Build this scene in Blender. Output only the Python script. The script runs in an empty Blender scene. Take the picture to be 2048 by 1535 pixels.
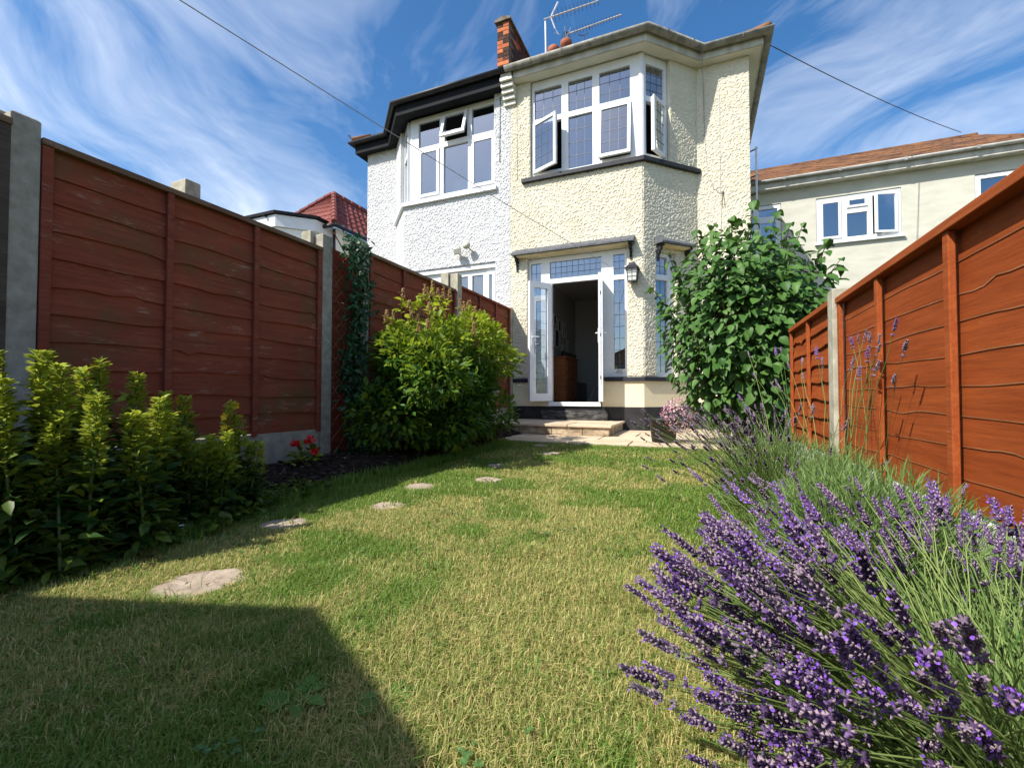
import bpy, math, random
import numpy as np
from mathutils import Vector, Matrix
random.seed(7); RNG = np.random.default_rng(7)
R = math.radians
sc = bpy.context.scene
col = sc.collection

# ------------------------------------------------------------------ camera, sky, sun, exposure
cd = bpy.data.cameras.new('camera'); cam = bpy.data.objects.new('camera', cd); col.objects.link(cam)
cd.sensor_width = 36; cd.lens = 900 / 2048 * 36; cd.clip_start = .05; cd.clip_end = 2000
CAM = Vector((0, 0, .66))
cam.location = CAM; cam.rotation_euler = (R(90 + 1.43), 0, R(22.56)); sc.camera = cam

SUN = Vector((.54, .77, -1)).normalized()          # direction in which the light travels
sun_el = math.asin(-SUN.z); sun_rot = math.atan2(-SUN.x, -SUN.y)
w = bpy.data.worlds.new('World'); sc.world = w; w.use_nodes = True
nt = w.node_tree; nt.nodes.clear()
def N(t, **k):
    n = nt.nodes.new(t)
    for a, v in k.items(): setattr(n, a, v)
    return n
def LK(a, b): nt.links.new(a, b)
def MATH(op, a, b=None, clamp=False):
    n = N('ShaderNodeMath', operation=op); n.use_clamp = clamp
    for i, v in enumerate((a, b)):
        if v is None: continue
        if isinstance(v, (int, float)): n.inputs[i].default_value = v
        else: LK(v, n.inputs[i])
    return n.outputs[0]
def RAMP(f, stops):
    n = N('ShaderNodeValToRGB'); el = n.color_ramp.elements
    while len(el) < len(stops): el.new(.5)
    for e, (p, c) in zip(el, stops): e.position = p; e.color = (*c, 1) if len(c) == 3 else c
    LK(f, n.inputs[0]); return n.outputs[0]
def NOISE(vec, scale, detail=4, rough=.55, dist=0.):
    n = N('ShaderNodeTexNoise'); n.inputs['Scale'].default_value = scale; n.inputs['Detail'].default_value = detail
    n.inputs['Roughness'].default_value = rough; n.inputs['Distortion'].default_value = dist
    LK(vec, n.inputs['Vector']); return n.outputs[0]
def MAPV(vec, scale=(1, 1, 1), rot=(0, 0, 0), loc=(0, 0, 0)):
    n = N('ShaderNodeMapping'); n.inputs['Scale'].default_value = scale; n.inputs['Rotation'].default_value = rot
    n.inputs['Location'].default_value = loc; LK(vec, n.inputs['Vector']); return n.outputs[0]
def MIXC(f, a, b, blend='MIX'):
    n = N('ShaderNodeMix', data_type='RGBA', blend_type=blend)
    if isinstance(f, (int, float)): n.inputs[0].default_value = f
    else: LK(f, n.inputs[0])
    for i, v in ((6, a), (7, b)):
        if isinstance(v, tuple): n.inputs[i].default_value = (*v, 1)
        else: LK(v, n.inputs[i])
    return n.outputs[2]
sky = N('ShaderNodeTexSky', sky_type='NISHITA'); sky.sun_disc = False
sky.sun_elevation = sun_el; sky.sun_rotation = sun_rot; sky.air_density = 1.0; sky.dust_density = 1.0; sky.ozone_density = 2.2
hs = N('ShaderNodeHueSaturation'); hs.inputs['Saturation'].default_value = 1.3; hs.inputs['Value'].default_value = 1.06
LK(sky.outputs[0], hs.inputs['Color'])
tc = N('ShaderNodeTexCoord'); sx = N('ShaderNodeSeparateXYZ'); LK(tc.outputs['Generated'], sx.inputs[0])
zz = MATH('ADD', MATH('MAXIMUM', sx.outputs[2], 0.0), .16)
cb = N('ShaderNodeCombineXYZ'); LK(MATH('DIVIDE', sx.outputs[0], zz), cb.inputs[0]); LK(MATH('DIVIDE', sx.outputs[1], zz), cb.inputs[1])
warp = N('ShaderNodeTexNoise'); warp.inputs['Scale'].default_value = 1.1; warp.inputs['Detail'].default_value = 1.5; LK(cb.outputs[0], warp.inputs['Vector'])
wv = N('ShaderNodeVectorMath', operation='MULTIPLY_ADD'); LK(warp.outputs[1], wv.inputs[0]); wv.inputs[1].default_value = (.95, .95, 0); LK(cb.outputs[0], wv.inputs[2])
ANG = -math.atan2(.74, -.67)
pv = MAPV(wv.outputs[0], (.22, 1.25, 1), (0, 0, 0)); 
rot = N('ShaderNodeVectorRotate', rotation_type='Z_AXIS'); rot.inputs['Angle'].default_value = ANG; LK(wv.outputs[0], rot.inputs['Vector'])
pv = MAPV(rot.outputs[0], (.34, .95, 1), loc=(3.1, 1.7, 0))
pv2 = MAPV(rot.outputs[0], (.95, 2.5, 1), loc=(8, 2, 0))
pv3 = MAPV(rot.outputs[0], (.5, .8, 1), loc=(5.3, 4.4, 0))
streak = NOISE(pv, 1.7, 2, .5, 0.); fine = NOISE(pv2, 1.7, 5, .62, 0.); big = NOISE(pv3, 1.0, 0, .5)
cl = MATH('ADD', MATH('MULTIPLY', streak, .55), MATH('MULTIPLY', fine, .45))
cl = MATH('ADD', cl, MATH('MULTIPLY', MATH('SUBTRACT', big, .5), .30))
cl = RAMP(cl, [(.45, (0, 0, 0)), (.57, (.28,) * 3), (.74, (.90,) * 3)])
skyc = MIXC(cl, hs.outputs[0], (7.8, 8.1, 8.6))
bg = N('ShaderNodeBackground'); LK(skyc, bg.inputs[0]); bg.inputs[1].default_value = .12
out = N('ShaderNodeOutputWorld'); LK(bg.outputs[0], out.inputs[0])

sd = bpy.data.lights.new('sun', 'SUN'); so = bpy.data.objects.new('sun', sd); col.objects.link(so)
sd.energy = 4.9; sd.angle = R(.55); sd.color = (1, .955, .88)
so.location = (-6, -8, 12); so.rotation_euler = SUN.to_track_quat('-Z', 'Y').to_euler()
sc.view_settings.view_transform = 'Standard'; sc.view_settings.look = 'None'; sc.view_settings.gamma = 1
sc.view_settings.exposure = 0.6; sc.view_settings.use_curve_mapping = False
sc.cycles.max_bounces = 6; sc.cycles.diffuse_bounces = 3; sc.cycles.glossy_bounces = 3; sc.cycles.transmission_bounces = 3; sc.cycles.transparent_max_bounces = 8

# ------------------------------------------------------------------ materials
MATS = {}
def new_mat(name):
    global nt
    m = bpy.data.materials.new(name); m.use_nodes = True; nt = m.node_tree; MATS[name] = m
    return m, nt.nodes['Principled BSDF']
def OBJ(rnd=False):
    t = N('ShaderNodeTexCoord').outputs['Object']
    if not rnd: return t
    oi = N('ShaderNodeObjectInfo'); v = N('ShaderNodeVectorMath', operation='MULTIPLY_ADD')
    c = N('ShaderNodeCombineXYZ')
    for i in range(3): LK(oi.outputs['Random'], c.inputs[i])
    LK(c.outputs[0], v.inputs[0]); v.inputs[1].default_value = (37, 53, 71); LK(t, v.inputs[2]); return v.outputs[0]
def BUMP(h, strength=.5, dist=.01, prev=None):
    n = N('ShaderNodeBump'); n.inputs['Strength'].default_value = strength; n.inputs['Distance'].default_value = dist
    LK(h, n.inputs['Height'])
    if prev is not None: LK(prev, n.inputs['Normal'])
    return n.outputs[0]
def mk(name, c1, c2=None, scale=6, stretch=(1, 1, 1), rough=.7, spec=.3, detail=6, lo=.35, hi=.65, bump=None, metallic=0, rnd=False, var=0):
    m, b = new_mat(name); b.inputs['Roughness'].default_value = rough; b.inputs['Specular IOR Level'].default_value = spec
    b.inputs['Metallic'].default_value = metallic
    v = MAPV(OBJ(rnd), stretch)
    if c2:
        c = RAMP(NOISE(v, scale, detail), [(lo, c1), (hi, c2)])
        if var:
            oi = N('ShaderNodeObjectInfo'); h = N('ShaderNodeHueSaturation'); LK(c, h.inputs['Color'])
            LK(MATH('ADD', MATH('MULTIPLY', oi.outputs['Random'], 2 * var), 1 - var), h.inputs['Value']); c = h.outputs[0]
        LK(c, b.inputs['Base Color'])
    else: b.inputs['Base Color'].default_value = (*c1, 1)
    if bump:
        prev = None
        for (s, st, d) in bump: prev = BUMP(NOISE(v, s, 4), st, d, prev)
        LK(prev, b.inputs['Normal'])
    return m
def leafmat(name, c1, c2, trans=.25, rough=.45, attr=None, spec=.35, rnd=True):
    """leaf colour between c1 and c2, by vertex attribute 'tint' or by object"""
    m, b = new_mat(name); b.inputs['Roughness'].default_value = rough; b.inputs['Specular IOR Level'].default_value = spec
    if attr: a = N('ShaderNodeAttribute'); a.attribute_name = 'tint'; f = a.outputs['Fac']
    else: f = N('ShaderNodeObjectInfo').outputs['Random']
    c = RAMP(f, [(0, c1), (1, c2)]); LK(c, b.inputs['Base Color'])
    t = N('ShaderNodeBsdfTranslucent'); h = N('ShaderNodeHueSaturation'); h.inputs['Value'].default_value = 1.3; h.inputs['Hue'].default_value = .48
    LK(c, h.inputs['Color']); LK(h.outputs[0], t.inputs[0])
    mx = N('ShaderNodeMixShader'); mx.inputs[0].default_value = trans
    LK(b.outputs[0], mx.inputs[1]); LK(t.outputs[0], mx.inputs[2]); LK(mx.outputs[0], nt.nodes['Material Output'].inputs[0])
    return m
def roughcast(name, c1, c2):
    m, b = new_mat(name); b.inputs['Roughness'].default_value = .85; b.inputs['Specular IOR Level'].default_value = .15
    v = OBJ(); LK(BUMP(NOISE(v, 85, 3), .6, .006), b.inputs['Normal'])
    c = RAMP(NOISE(v, 1.3, 5), [(.3, c1), (.7, c2)]); c = MIXC(RAMP(NOISE(MAPV(v, (5, 5, .5)), 1.4, 4), [(.55, (0,) * 3), (.8, (.22,) * 3)]), c, (.5, .46, .36)); LK(c, b.inputs['Base Color'])
    return m
CREAM = roughcast('cream_roughcast', (.63, .575, .435), (.685, .64, .51))
WHITE = roughcast('white_roughcast', (.55, .555, .56), (.61, .61, .61))
SMOOTHCREAM = mk('smooth_cream_render', (.74, .64, .42), (.80, .72, .50), 3, rough=.7, bump=[(30, .2, .004)])
NBWALL = mk('pale_render', (.49, .48, .395), (.57, .56, .47), 2.2, (1, 1, 3), rough=.8, lo=.3, hi=.62, bump=[(40, .25, .004), (3, .3, .01)])
FARWALL = mk('far_white_render', (.74, .73, .66), (.8, .79, .74), 2, rough=.8, bump=[(30, .2, .004)])
UPVC = mk('white_upvc', (.70, .71, .72), (.76, .765, .77), 4, rough=.32, spec=.5)
SILLBLK = mk('black_sill_paint', (.014, .016, .020), (.028, .031, .038), 9, rough=.6, spec=.25, bump=[(60, .3, .003)])
PLINTH = mk('black_plinth_paint', (.014, .014, .016), (.035, .034, .034), 7, rough=.5, spec=.4, bump=[(25, .4, .006)])
SLATECAN = mk('grey_canopy_felt', (.065, .068, .078), (.13, .135, .145), 14, rough=.6, bump=[(40, .4, .004)])
CANSOFF = mk('ochre_soffit_paint', (.62, .49, .25), (.74, .63, .38), 5, rough=.7)
SOFFIT = mk('cream_soffit_paint', (.62, .60, .50), (.72, .70, .62), 2.5, (1, 1, 1), rough=.55)
SOFFITBLK = mk('dark_soffit_paint', (.010, .011, .014), (.016, .017, .02), 4, rough=.75, spec=.12)
GUTGREY = mk('weathered_grey_gutter', (.125, .12, .105), (.29, .28, .245), 7, rough=.6, lo=.3, hi=.6, bump=[(30, .3, .003)])
GUTBLK = mk('black_gutter', (.018, .018, .021), (.03, .03, .034), 6, rough=.45, spec=.3)
NBGUT = mk('pale_grey_gutter', (.30, .30, .285), (.46, .455, .43), 4, rough=.5)
FASCIADIRTY = mk('stained_fascia', (.40, .385, .33), (.60, .58, .51), 6, (1, 1, .3), rough=.6)
BRICK = mk('orange_brick', (.34, .085, .03), (.52, .16, .06), 18, rough=.85, bump=[(60, .5, .004)], rnd=True, var=.35)
BRICKDK = mk('dark_brick', (.035, .02, .016), (.11, .045, .028), 14, rough=.9, bump=[(50, .5, .004)], rnd=True, var=.3)  # darker brick tone, mostly on the parapet side and the stack
MORTAR = mk('old_mortar', (.09, .075, .06), (.2, .17, .14), 20, rough=.95)
COPING = mk('weathered_coping', (.10, .075, .06), (.22, .18, .14), 12, rough=.9, bump=[(40, .4, .004)])
CLAY = mk('terracotta', (.24, .07, .035), (.36, .12, .06), 7, rough=.7)
ROOFTILE = mk('orange_lichen_tile', (.15, .07, .038), (.26, .125, .05), 3, rough=.85, bump=[(40, .4, .004)])
NBTILE = mk('brown_lichen_roof_tile', (.085, .042, .028), (.235, .105, .036), 2.3, (1, 1, 1), rough=.9, lo=.33, hi=.68, bump=[(25, .5, .008)], detail=9)
FARTILE = mk('red_roof_tile', (.17, .045, .034), (.245, .07, .052), 2.0, rough=.7, bump=[(25, .3, .005)])
METAL = mk('aerial_aluminium', (.72, .72, .71), (.58, .58, .57), 10, rough=.4, metallic=.25)
DKMETAL = mk('dark_aerial_rod', (.10, .10, .10), rough=.4, metallic=.3)
LEAD = mk('lead_came', (.10, .105, .115), (.16, .16, .17), 30, rough=.5, metallic=.4)
CONC = mk('weathered_concrete', (.25, .225, .18), (.41, .37, .30), 16, rough=.9, lo=.3, hi=.7, bump=[(70, .6, .004), (14, .3, .006)])
CONCOLD = mk('lichen_concrete', (.30, .275, .20), (.46, .43, .34), 11, rough=.9, bump=[(60, .6, .004)])
PALECONC = mk('pale_concrete', (.42, .42, .39), (.58, .57, .53), 7, rough=.9, bump=[(60, .5, .004)])
STONE = mk('sandstone_paver', (.29, .225, .165), (.42, .335, .25), 9, rough=.9, bump=[(26, .7, .012), (90, .4, .003)])
SLAB = mk('buff_patio_slab', (.47, .36, .24), (.62, .50, .36), 4, rough=.85, bump=[(16, .4, .008), (80, .3, .002)], rnd=True, var=.09)
RISER = mk('step_riser_stone', (.22, .16, .10), (.48, .38, .26), 9, (1, 1, 2), rough=.9, bump=[(18, .8, .012)])
SOIL = mk('bark_mulch_soil', (.018, .013, .010), (.045, .032, .024), 22, rough=1, spec=.1, bump=[(40, 1, .02)])
CHIP = leafmat('bark_chip', (.022, .015, .011), (.14, .10, .07), 0, .9, True, .15)
BLACKPL = mk('black_plastic', (.02, .02, .022), (.032, .032, .034), 5, rough=.5)
LANT = mk('black_lantern_metal', (.022, .022, .025), rough=.35, spec=.5)
ROOMWALL = mk('grey_room_wall', (.5, .51, .52), rough=.8)
ROOMFLOOR = mk('brown_room_floor', (.09, .045, .028), (.13, .07, .045), 3, (1, 9, 1), rough=.5)
UPROOM = mk('pale_room_wall', (.22, .24, .26), rough=.9)
PINE = mk('orange_pine', (.16, .05, .017), (.24, .085, .027), 4, (1, 1, 8), rough=.5)
CREAMPL = mk('aged_cream_plastic', (.62, .60, .50), rough=.5)
CABLE = mk('grey_cable', (.38, .38, .37), rough=.6)
BLKCABLE = mk('dark_cable', (.10, .11, .13), rough=.6)
PAPER = mk('white_paper', (.8, .8, .8), rough=.7)
INK = mk('grey_ink', (.07, .07, .075), rough=.7)
SCREEN = mk('black_screen', (.008, .008, .009), rough=.2)
BROOM = mk('pale_broom_handle', (.4, .4, .38), rough=.5)
CLOTHBLUE = mk('pale_blue_cloth', (.30, .50, .62), (.45, .62, .72), 8, rough=.9)
CURTAIN = mk('white_net_curtain', (.72, .74, .77), (.8, .8, .82), 4, (9, 9, .3), rough=.9)
SHEDWOOD = mk('shed_board', (.22, .12, .06), (.3, .17, .09), 4, (1, 1, 9), rough=.8, bump=[(20, .4, .004)])
def fence_mat(name, base, base2, worn, wornamt, moss=None, rough=.85, vscale=55):
    m, b = new_mat(name); b.inputs['Roughness'].default_value = rough; b.inputs['Specular IOR Level'].default_value = .16
    v = OBJ(True); v0 = OBJ()
    c = RAMP(NOISE(MAPV(v, (9, 1.1, 9)), 1.6, 5), [(.3, base), (.7, base2)]); c = MIXC(RAMP(NOISE(MAPV(v, (90, 3, 90)), 1, 5, .7), [(.35, (.5,) * 3), (.6, (0,) * 3)]), c, tuple(q * .55 for q in base)); kn = N('ShaderNodeTexVoronoi'); kn.inputs['Scale'].default_value = 2.3; LK(MAPV(v, (1, 1, 2.2)), kn.inputs['Vector']); c = MIXC(RAMP(kn.outputs[0], [(.035, (.8,) * 3), (.075, (0,) * 3)]), c, tuple(q * .35 for q in base))
    grain = NOISE(MAPV(v, (vscale * 1.3, 9, vscale * 1.3)), 1.0, 6, .72, .2)
    big = NOISE(MAPV(v0, (3, 2.6, 5)), 1.5, 4, .6)
    if moss: c = MIXC(RAMP(NOISE(MAPV(v0, (1.6, 1.6, 2.2)), 1.3, 5, .65), [(.48, (0,) * 3), (.70, (.8,) * 3)]), c, moss)
    wf = MATH('MULTIPLY', RAMP(grain, [(.62 - wornamt * .16, (0,) * 3), (.72 - wornamt * .12, (1,) * 3)]), RAMP(big, [(.58 - wornamt * .12, (0,) * 3), (.70, (1,) * 3)]))
    c = MIXC(MATH('MULTIPLY', wf, .85), c, worn); LK(c, b.inputs['Base Color'])
    LK(BUMP(grain, .35, .003, BUMP(NOISE(MAPV(v, (20, 2, 20)), 1, 3), .3, .006)), b.inputs['Normal'])
    return m
REDBOARD = fence_mat('red_brown_stained_board', (.23, .052, .028), (.30, .076, .040), (.42, .31, .22), .62, (.12, .082, .034))
REDTRIM = fence_mat('red_brown_stained_trim', (.22, .052, .03), (.28, .075, .042), (.36, .27, .2), .6)
ORBOARD = fence_mat('orange_brown_stained_board', (.245, .047, .009), (.34, .078, .016), (.58, .25, .11), .16, None, .78)
ORTRIM = fence_mat('orange_brown_stained_trim', (.29, .062, .014), (.37, .092, .024), (.58, .3, .15), .2, None, .78)
OREDGE = fence_mat('orange_board_worn_edge', (.38, .11, .035), (.52, .22, .10), (.64, .42, .26), .6, None, .7)
GREYBOARD = fence_mat('weathered_grey_board', (.075, .058, .045), (.13, .10, .08), (.22, .18, .14), .4)
CAPWOOD = fence_mat('grey_brown_cap_wood', (.16, .085, .055), (.26, .17, .11), (.38, .32, .25), .7)
def glass_mat(name, refl=.16, tint=(.55, .6, .62)):
    m, b = new_mat(name); nt.nodes.remove(b)
    lw = N('ShaderNodeFresnel'); lw.inputs[0].default_value = 1.5
    g = N('ShaderNodeBsdfGlossy'); g.inputs['Roughness'].default_value = .0; g.inputs['Color'].default_value = (.86, .93, 1, 1)
    LK(BUMP(NOISE(OBJ(True), 1.6, 2), .12, .02), g.inputs['Normal'])
    t = N('ShaderNodeBsdfTransparent'); t.inputs[0].default_value = (*tint, 1)
    mx = N('ShaderNodeMixShader'); LK(MATH('ADD', MATH('MULTIPLY', lw.outputs[0], 1.6), refl, True), mx.inputs[0])
    LK(t.outputs[0], mx.inputs[1]); LK(g.outputs[0], mx.inputs[2]); LK(mx.outputs[0], nt.nodes['Material Output'].inputs[0])
    return m
GLASS = glass_mat('window_glass', .24)
LGLASS = glass_mat('lantern_glass', .12, (.85, .88, .85))
# plants
LILAC = leafmat('lilac_leaf', (.038, .105, .018), (.09, .185, .038), .2, .5, None, .25)
LILACS = leafmat('lilac_leaf_far', (.038, .105, .018), (.09, .185, .038), .2, .5, True, .25)
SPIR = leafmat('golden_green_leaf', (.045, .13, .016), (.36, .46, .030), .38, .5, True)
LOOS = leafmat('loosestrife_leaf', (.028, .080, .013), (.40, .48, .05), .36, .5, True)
IVY = leafmat('dark_ivy_leaf', (.012, .045, .017), (.045, .115, .042), .1, .4, None, .25)
LAVL = leafmat('lavender_foliage', (.075, .16, .032), (.21, .30, .10), .25, .6, True, .2)
LAVS = leafmat('lavender_stem', (.10, .18, .04), (.27, .34, .11), .2, .6, True, .2)
GRASS = leafmat('grass_blade', (.095, .235, .018), (.66, .54, .23), .38, .55, True, .3)
WEED = leafmat('weed_leaf', (.05, .12, .03), (.10, .20, .05), .2, .5, True)
BARKST = mk('woody_stem', (.09, .06, .04), (.16, .12, .08), 12, rough=.9)
BRSTEM = mk('brown_green_stem', (.09, .09, .03), rough=.8)
GRSTEM = mk('green_stem', (.08, .13, .03), rough=.6)
PANIC = leafmat('bronze_flower_panicle', (.34, .20, .07), (.50, .34, .15), .25, .7, True)
PALEFL = mk('pale_cream_flower', (.7, .66, .52), rough=.7)
YELFL = mk('yellow_flower', (.75, .48, .02), rough=.6)
REDFL = mk('red_geranium_petal', (.62, .015, .012), rough=.5)
PINKFL = leafmat('pink_petal', (.45, .18, .26), (.68, .45, .50), .2, .6, True)
MAUVE = mk('mauve_petal', (.38, .16, .42), rough=.6)
WHITEFL = mk('white_petal', (.8, .8, .78), rough=.6)
CALYX = leafmat('lavender_calyx', (.085, .050, .115), (.20, .125, .27), .15, .6, None, .2)
CALTIP = mk('lavender_faded_tip', (.29, .22, .25), rough=.8)
VIOLET = leafmat('lavender_petal', (.17, .06, .42), (.28, .12, .60), .2, .5, None)
FADED = leafmat('faded_lavender_calyx', (.13, .095, .15), (.26, .20, .26), .1, .7, None, .2)

# ------------------------------------------------------------------ mesh helpers
def tag(o, label=None, cat=None, group=None, kind=None):
    for k, v in (('label', label), ('category', cat), ('group', group), ('kind', kind)):
        if v: o[k] = v
    return o
def off(o):
    v = Vector((0, 0, 0))
    while o is not None: v += o.location; o = o.parent
    return v
def empty(name, loc, label, cat, group=None):
    o = bpy.data.objects.new(name, None); o.empty_display_size = .1; o.location = loc; col.objects.link(o)
    return tag(o, label, cat, group)
class Fr:
    """local frame: u along, d outward, z up"""
    def __init__(s, O, U, Nn, Z=(0, 0, 1)): s.O = Vector(O); s.U = Vector(U).normalized(); s.N = Vector(Nn).normalized(); s.Z = Vector(Z).normalized()
    def P(s, u, d, z): return s.O + s.U * u + s.N * d + s.Z * z
WORLD = Fr((0, 0, 0), (1, 0, 0), (0, 1, 0))
class MB:
    def __init__(s): s.v = []; s.f = []; s.mi = []; s.cur = 0
    def V(s, p): s.v.append(tuple(p)); return len(s.v) - 1
    def face(s, pts): i = [s.V(p) for p in pts]; s.f.append(i); s.mi.append(s.cur)
    def box(s, x0, x1, y0, y1, z0, z1, fr=WORLD, taper=0):
        c = [fr.P(x, y, z) for z, t in ((z0, 0), (z1, taper)) for (x, y) in ((x0 + t, y0 + t), (x1 - t, y0 + t), (x1 - t, y1 - t), (x0 + t, y1 - t))]
        b = len(s.v); s.v += [tuple(p) for p in c]
        for q in ((0, 3, 2, 1), (4, 5, 6, 7), (0, 1, 5, 4), (1, 2, 6, 5), (2, 3, 7, 6), (3, 0, 4, 7)):
            s.f.append([b + i for i in q]); s.mi.append(s.cur)
        return s
    def tube(s, pts, r, n=6, caps=True):
        pts = [Vector(p) for p in pts]; rs = r if isinstance(r, (list, tuple)) else [r] * len(pts); rings = []
        for i, p in enumerate(pts):
            t = (pts[min(i + 1, len(pts) - 1)] - pts[max(i - 1, 0)]).normalized()
            a = t.cross(Vector((0, 0, 1)) if abs(t.z) < .9 else Vector((1, 0, 0))).normalized(); b = t.cross(a)
            rings.append([s.V(p + (a * math.cos(2 * math.pi * k / n) + b * math.sin(2 * math.pi * k / n)) * rs[i]) for k in range(n)])
        for A, B in zip(rings, rings[1:]):
            for k in range(n): s.f.append([A[k], A[(k + 1) % n], B[(k + 1) % n], B[k]]); s.mi.append(s.cur)
        if caps: s.f.append(rings[0][::-1]); s.f.append(rings[-1]); s.mi += [s.cur] * 2
        return s
    def lathe(s, c, prof, n=20):
        c = Vector(c); rings = [[s.V(c + Vector((r * math.cos(2 * math.pi * k / n), r * math.sin(2 * math.pi * k / n), z))) for k in range(n)] for r, z in prof]
        for A, B in zip(rings, rings[1:]):
            for k in range(n): s.f.append([A[k], A[(k + 1) % n], B[(k + 1) % n], B[k]]); s.mi.append(s.cur)
        return s
    def sweep(s, path, prof, closed=True):
        """profile (outward d, z) along a plan path, mitred"""
        P = [Vector(p) for p in path]; rings = []
        for i, p in enumerate(P):
            ns = []
            if i > 0: d = (P[i] - P[i - 1]).normalized(); ns.append(Vector((d.y, -d.x)))
            if i < len(P) - 1: d = (P[i + 1] - P[i]).normalized(); ns.append(Vector((d.y, -d.x)))
            m = sum(ns, Vector((0, 0))).normalized(); k = 1 / max(.3, m.dot(ns[0]))
            rings.append([s.V((p.x + m.x * k * d, p.y + m.y * k * d, z)) for d, z in prof])
        n = len(prof); rng = range(n if closed else n - 1)
        for A, B in zip(rings, rings[1:]):
            for k in rng: s.f.append([A[k], B[k], B[(k + 1) % n], A[(k + 1) % n]]); s.mi.append(s.cur)
        if closed: s.f.append(rings[0][:]); s.f.append(rings[-1][::-1]); s.mi += [s.cur] * 2
        return s
    def facet(s, fr, u0, u1, z0, z1, openings, d0=0., d1=-.25):
        us = sorted({u0, u1, *[c for o in openings for c in o[:2]]}); zs = sorted({z0, z1, *[c for o in openings for c in o[2:4]]})
        def solid(i, j):
            if i < 0 or j < 0 or i >= len(us) - 1 or j >= len(zs) - 1: return None
            cu, cz = (us[i] + us[i + 1]) / 2, (zs[j] + zs[j + 1]) / 2
            return not any(o[0] < cu < o[1] and o[2] < cz < o[3] for o in openings)
        for i in range(len(us) - 1):
            for j in range(len(zs) - 1):
                if not solid(i, j): continue
                a, b, c, d = us[i], us[i + 1], zs[j], zs[j + 1]
                s.face([fr.P(a, d0, c), fr.P(b, d0, c), fr.P(b, d0, d), fr.P(a, d0, d)])
                s.face([fr.P(a, d1, d), fr.P(b, d1, d), fr.P(b, d1, c), fr.P(a, d1, c)])
                for (di, dj, q) in ((-1, 0, [(a, c), (a, d)]), (1, 0, [(b, d), (b, c)]), (0, -1, [(b, c), (a, c)]), (0, 1, [(a, d), (b, d)])):
                    if not solid(i + di, j + dj):
                        (p, r), (t, x) = q; s.face([fr.P(p, d0, r), fr.P(t, d0, x), fr.P(t, d1, x), fr.P(p, d1, r)])
        return s
    def build(s, name, mats, parent=None, smooth=False, kind=None, label=None, bevel=0):
        o_ = off(parent); me = bpy.data.meshes.new(name)
        me.from_pydata([(x - o_.x, y - o_.y, z - o_.z) for x, y, z in s.v], [], s.f)
        mats = mats if isinstance(mats, (list, tuple)) else [mats]
        for m in mats: me.materials.append(m)
        if len(mats) > 1: me.polygons.foreach_set('material_index', s.mi)
        if smooth: me.polygons.foreach_set('use_smooth', [True] * len(me.polygons))
        o = bpy.data.objects.new(name, me); col.objects.link(o); o.parent = parent
        if bevel:
            md = o.modifiers.new('bevel', 'BEVEL'); md.width = bevel; md.segments = 2; md.limit_method = 'ANGLE'
        return tag(o, label, None, None, kind)
def np_mesh(name, V, F, mat, tint=None, parent=None, kind=None, smooth=False, local=False, mi=None):
    """mesh from numpy arrays; F is (n,3)"""
    o_ = off(parent); me = bpy.data.meshes.new(name); V = np.asarray(V, dtype=np.float32).reshape(-1, 3)
    if not local: V = V - np.array(o_, dtype=np.float32)
    F = np.asarray(F, dtype=np.int32); n = len(F)
    me.vertices.add(len(V)); me.vertices.foreach_set('co', V.ravel())
    me.loops.add(n * 3); me.loops.foreach_set('vertex_index', F.ravel())
    me.polygons.add(n); me.polygons.foreach_set('loop_start', np.arange(0, n * 3, 3, dtype=np.int32)); me.polygons.foreach_set('loop_total', np.full(n, 3, dtype=np.int32))
    if smooth: me.polygons.foreach_set('use_smooth', np.ones(n, dtype=bool))
    for m in (mat if isinstance(mat, (list, tuple)) else [mat]): me.materials.append(m)
    if mi is not None: me.polygons.foreach_set('material_index', np.asarray(mi, dtype=np.int32))
    if tint is not None:
        a = me.attributes.new('tint', 'FLOAT', 'POINT'); a.data.foreach_set('value', np.asarray(tint, dtype=np.float32).ravel())
    me.update(); me.validate()
    o = bpy.data.objects.new(name, me); col.objects.link(o); o.parent = parent
    return tag(o, kind=kind)
def tmpl(v, f):
    v = np.array(v, dtype=float); t = []
    for q in f:
        for i in range(1, len(q) - 1): t.append((q[0], q[i], q[i + 1]))
    return v, np.array(t)
def norm(a): return a / np.maximum(np.linalg.norm(a, axis=-1, keepdims=True), 1e-9)
def frames(along, up):
    y = norm(along); x = norm(np.cross(y, up)); z = np.cross(x, y); return np.stack([x, y, z], axis=-1)
def inst(T, Rm, P, S):
    """replicate template: (V, F) with tints left to the caller"""
    v, f = T; n = len(P); S = np.asarray(S).reshape(n, 1, 1) if np.ndim(S) < 2 else np.asarray(S)[:, None, :]
    V = np.einsum('nij,nkj->nki', Rm, v[None] * S) + P[:, None, :]
    F = f[None] + (np.arange(n) * len(v))[:, None, None]
    return V.reshape(-1, 3), F.reshape(-1, 3)
def leaf_t(ws, curl=.15, fold=.12, n=None):
    """unit-length leaf along +y with half-widths ws"""
    n = len(ws) - 1; v = []; f = []
    for i, w_ in enumerate(ws):
        y = i / n; z = -curl * y * y
        v += [(-w_, y, z + fold * w_ * 2), (0, y, z), (w_, y, z + fold * w_ * 2)]
    for i in range(n):
        a = 3 * i; f += [(a, a + 1, a + 4, a + 3), (a + 1, a + 2, a + 5, a + 4)]
    return tmpl(v, f)
T_HEART = leaf_t([.06, .36, .40, .27, .02], .30, .22); T_OVAL = leaf_t([.02, .19, .21, .02], .25, .2)
T_LEAFW = leaf_t([.03, .24, .20, .01], .3, .2); T_LANCE = leaf_t([.03, .17, .15, .01], .3, .2); T_NEEDLE = tmpl([(-.05, 0, 0), (.05, 0, 0), (.055, .5, .03), (-.055, .5, .03), (0, 1, -.04)], [(0, 1, 2, 3), (3, 2, 4)])
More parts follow.
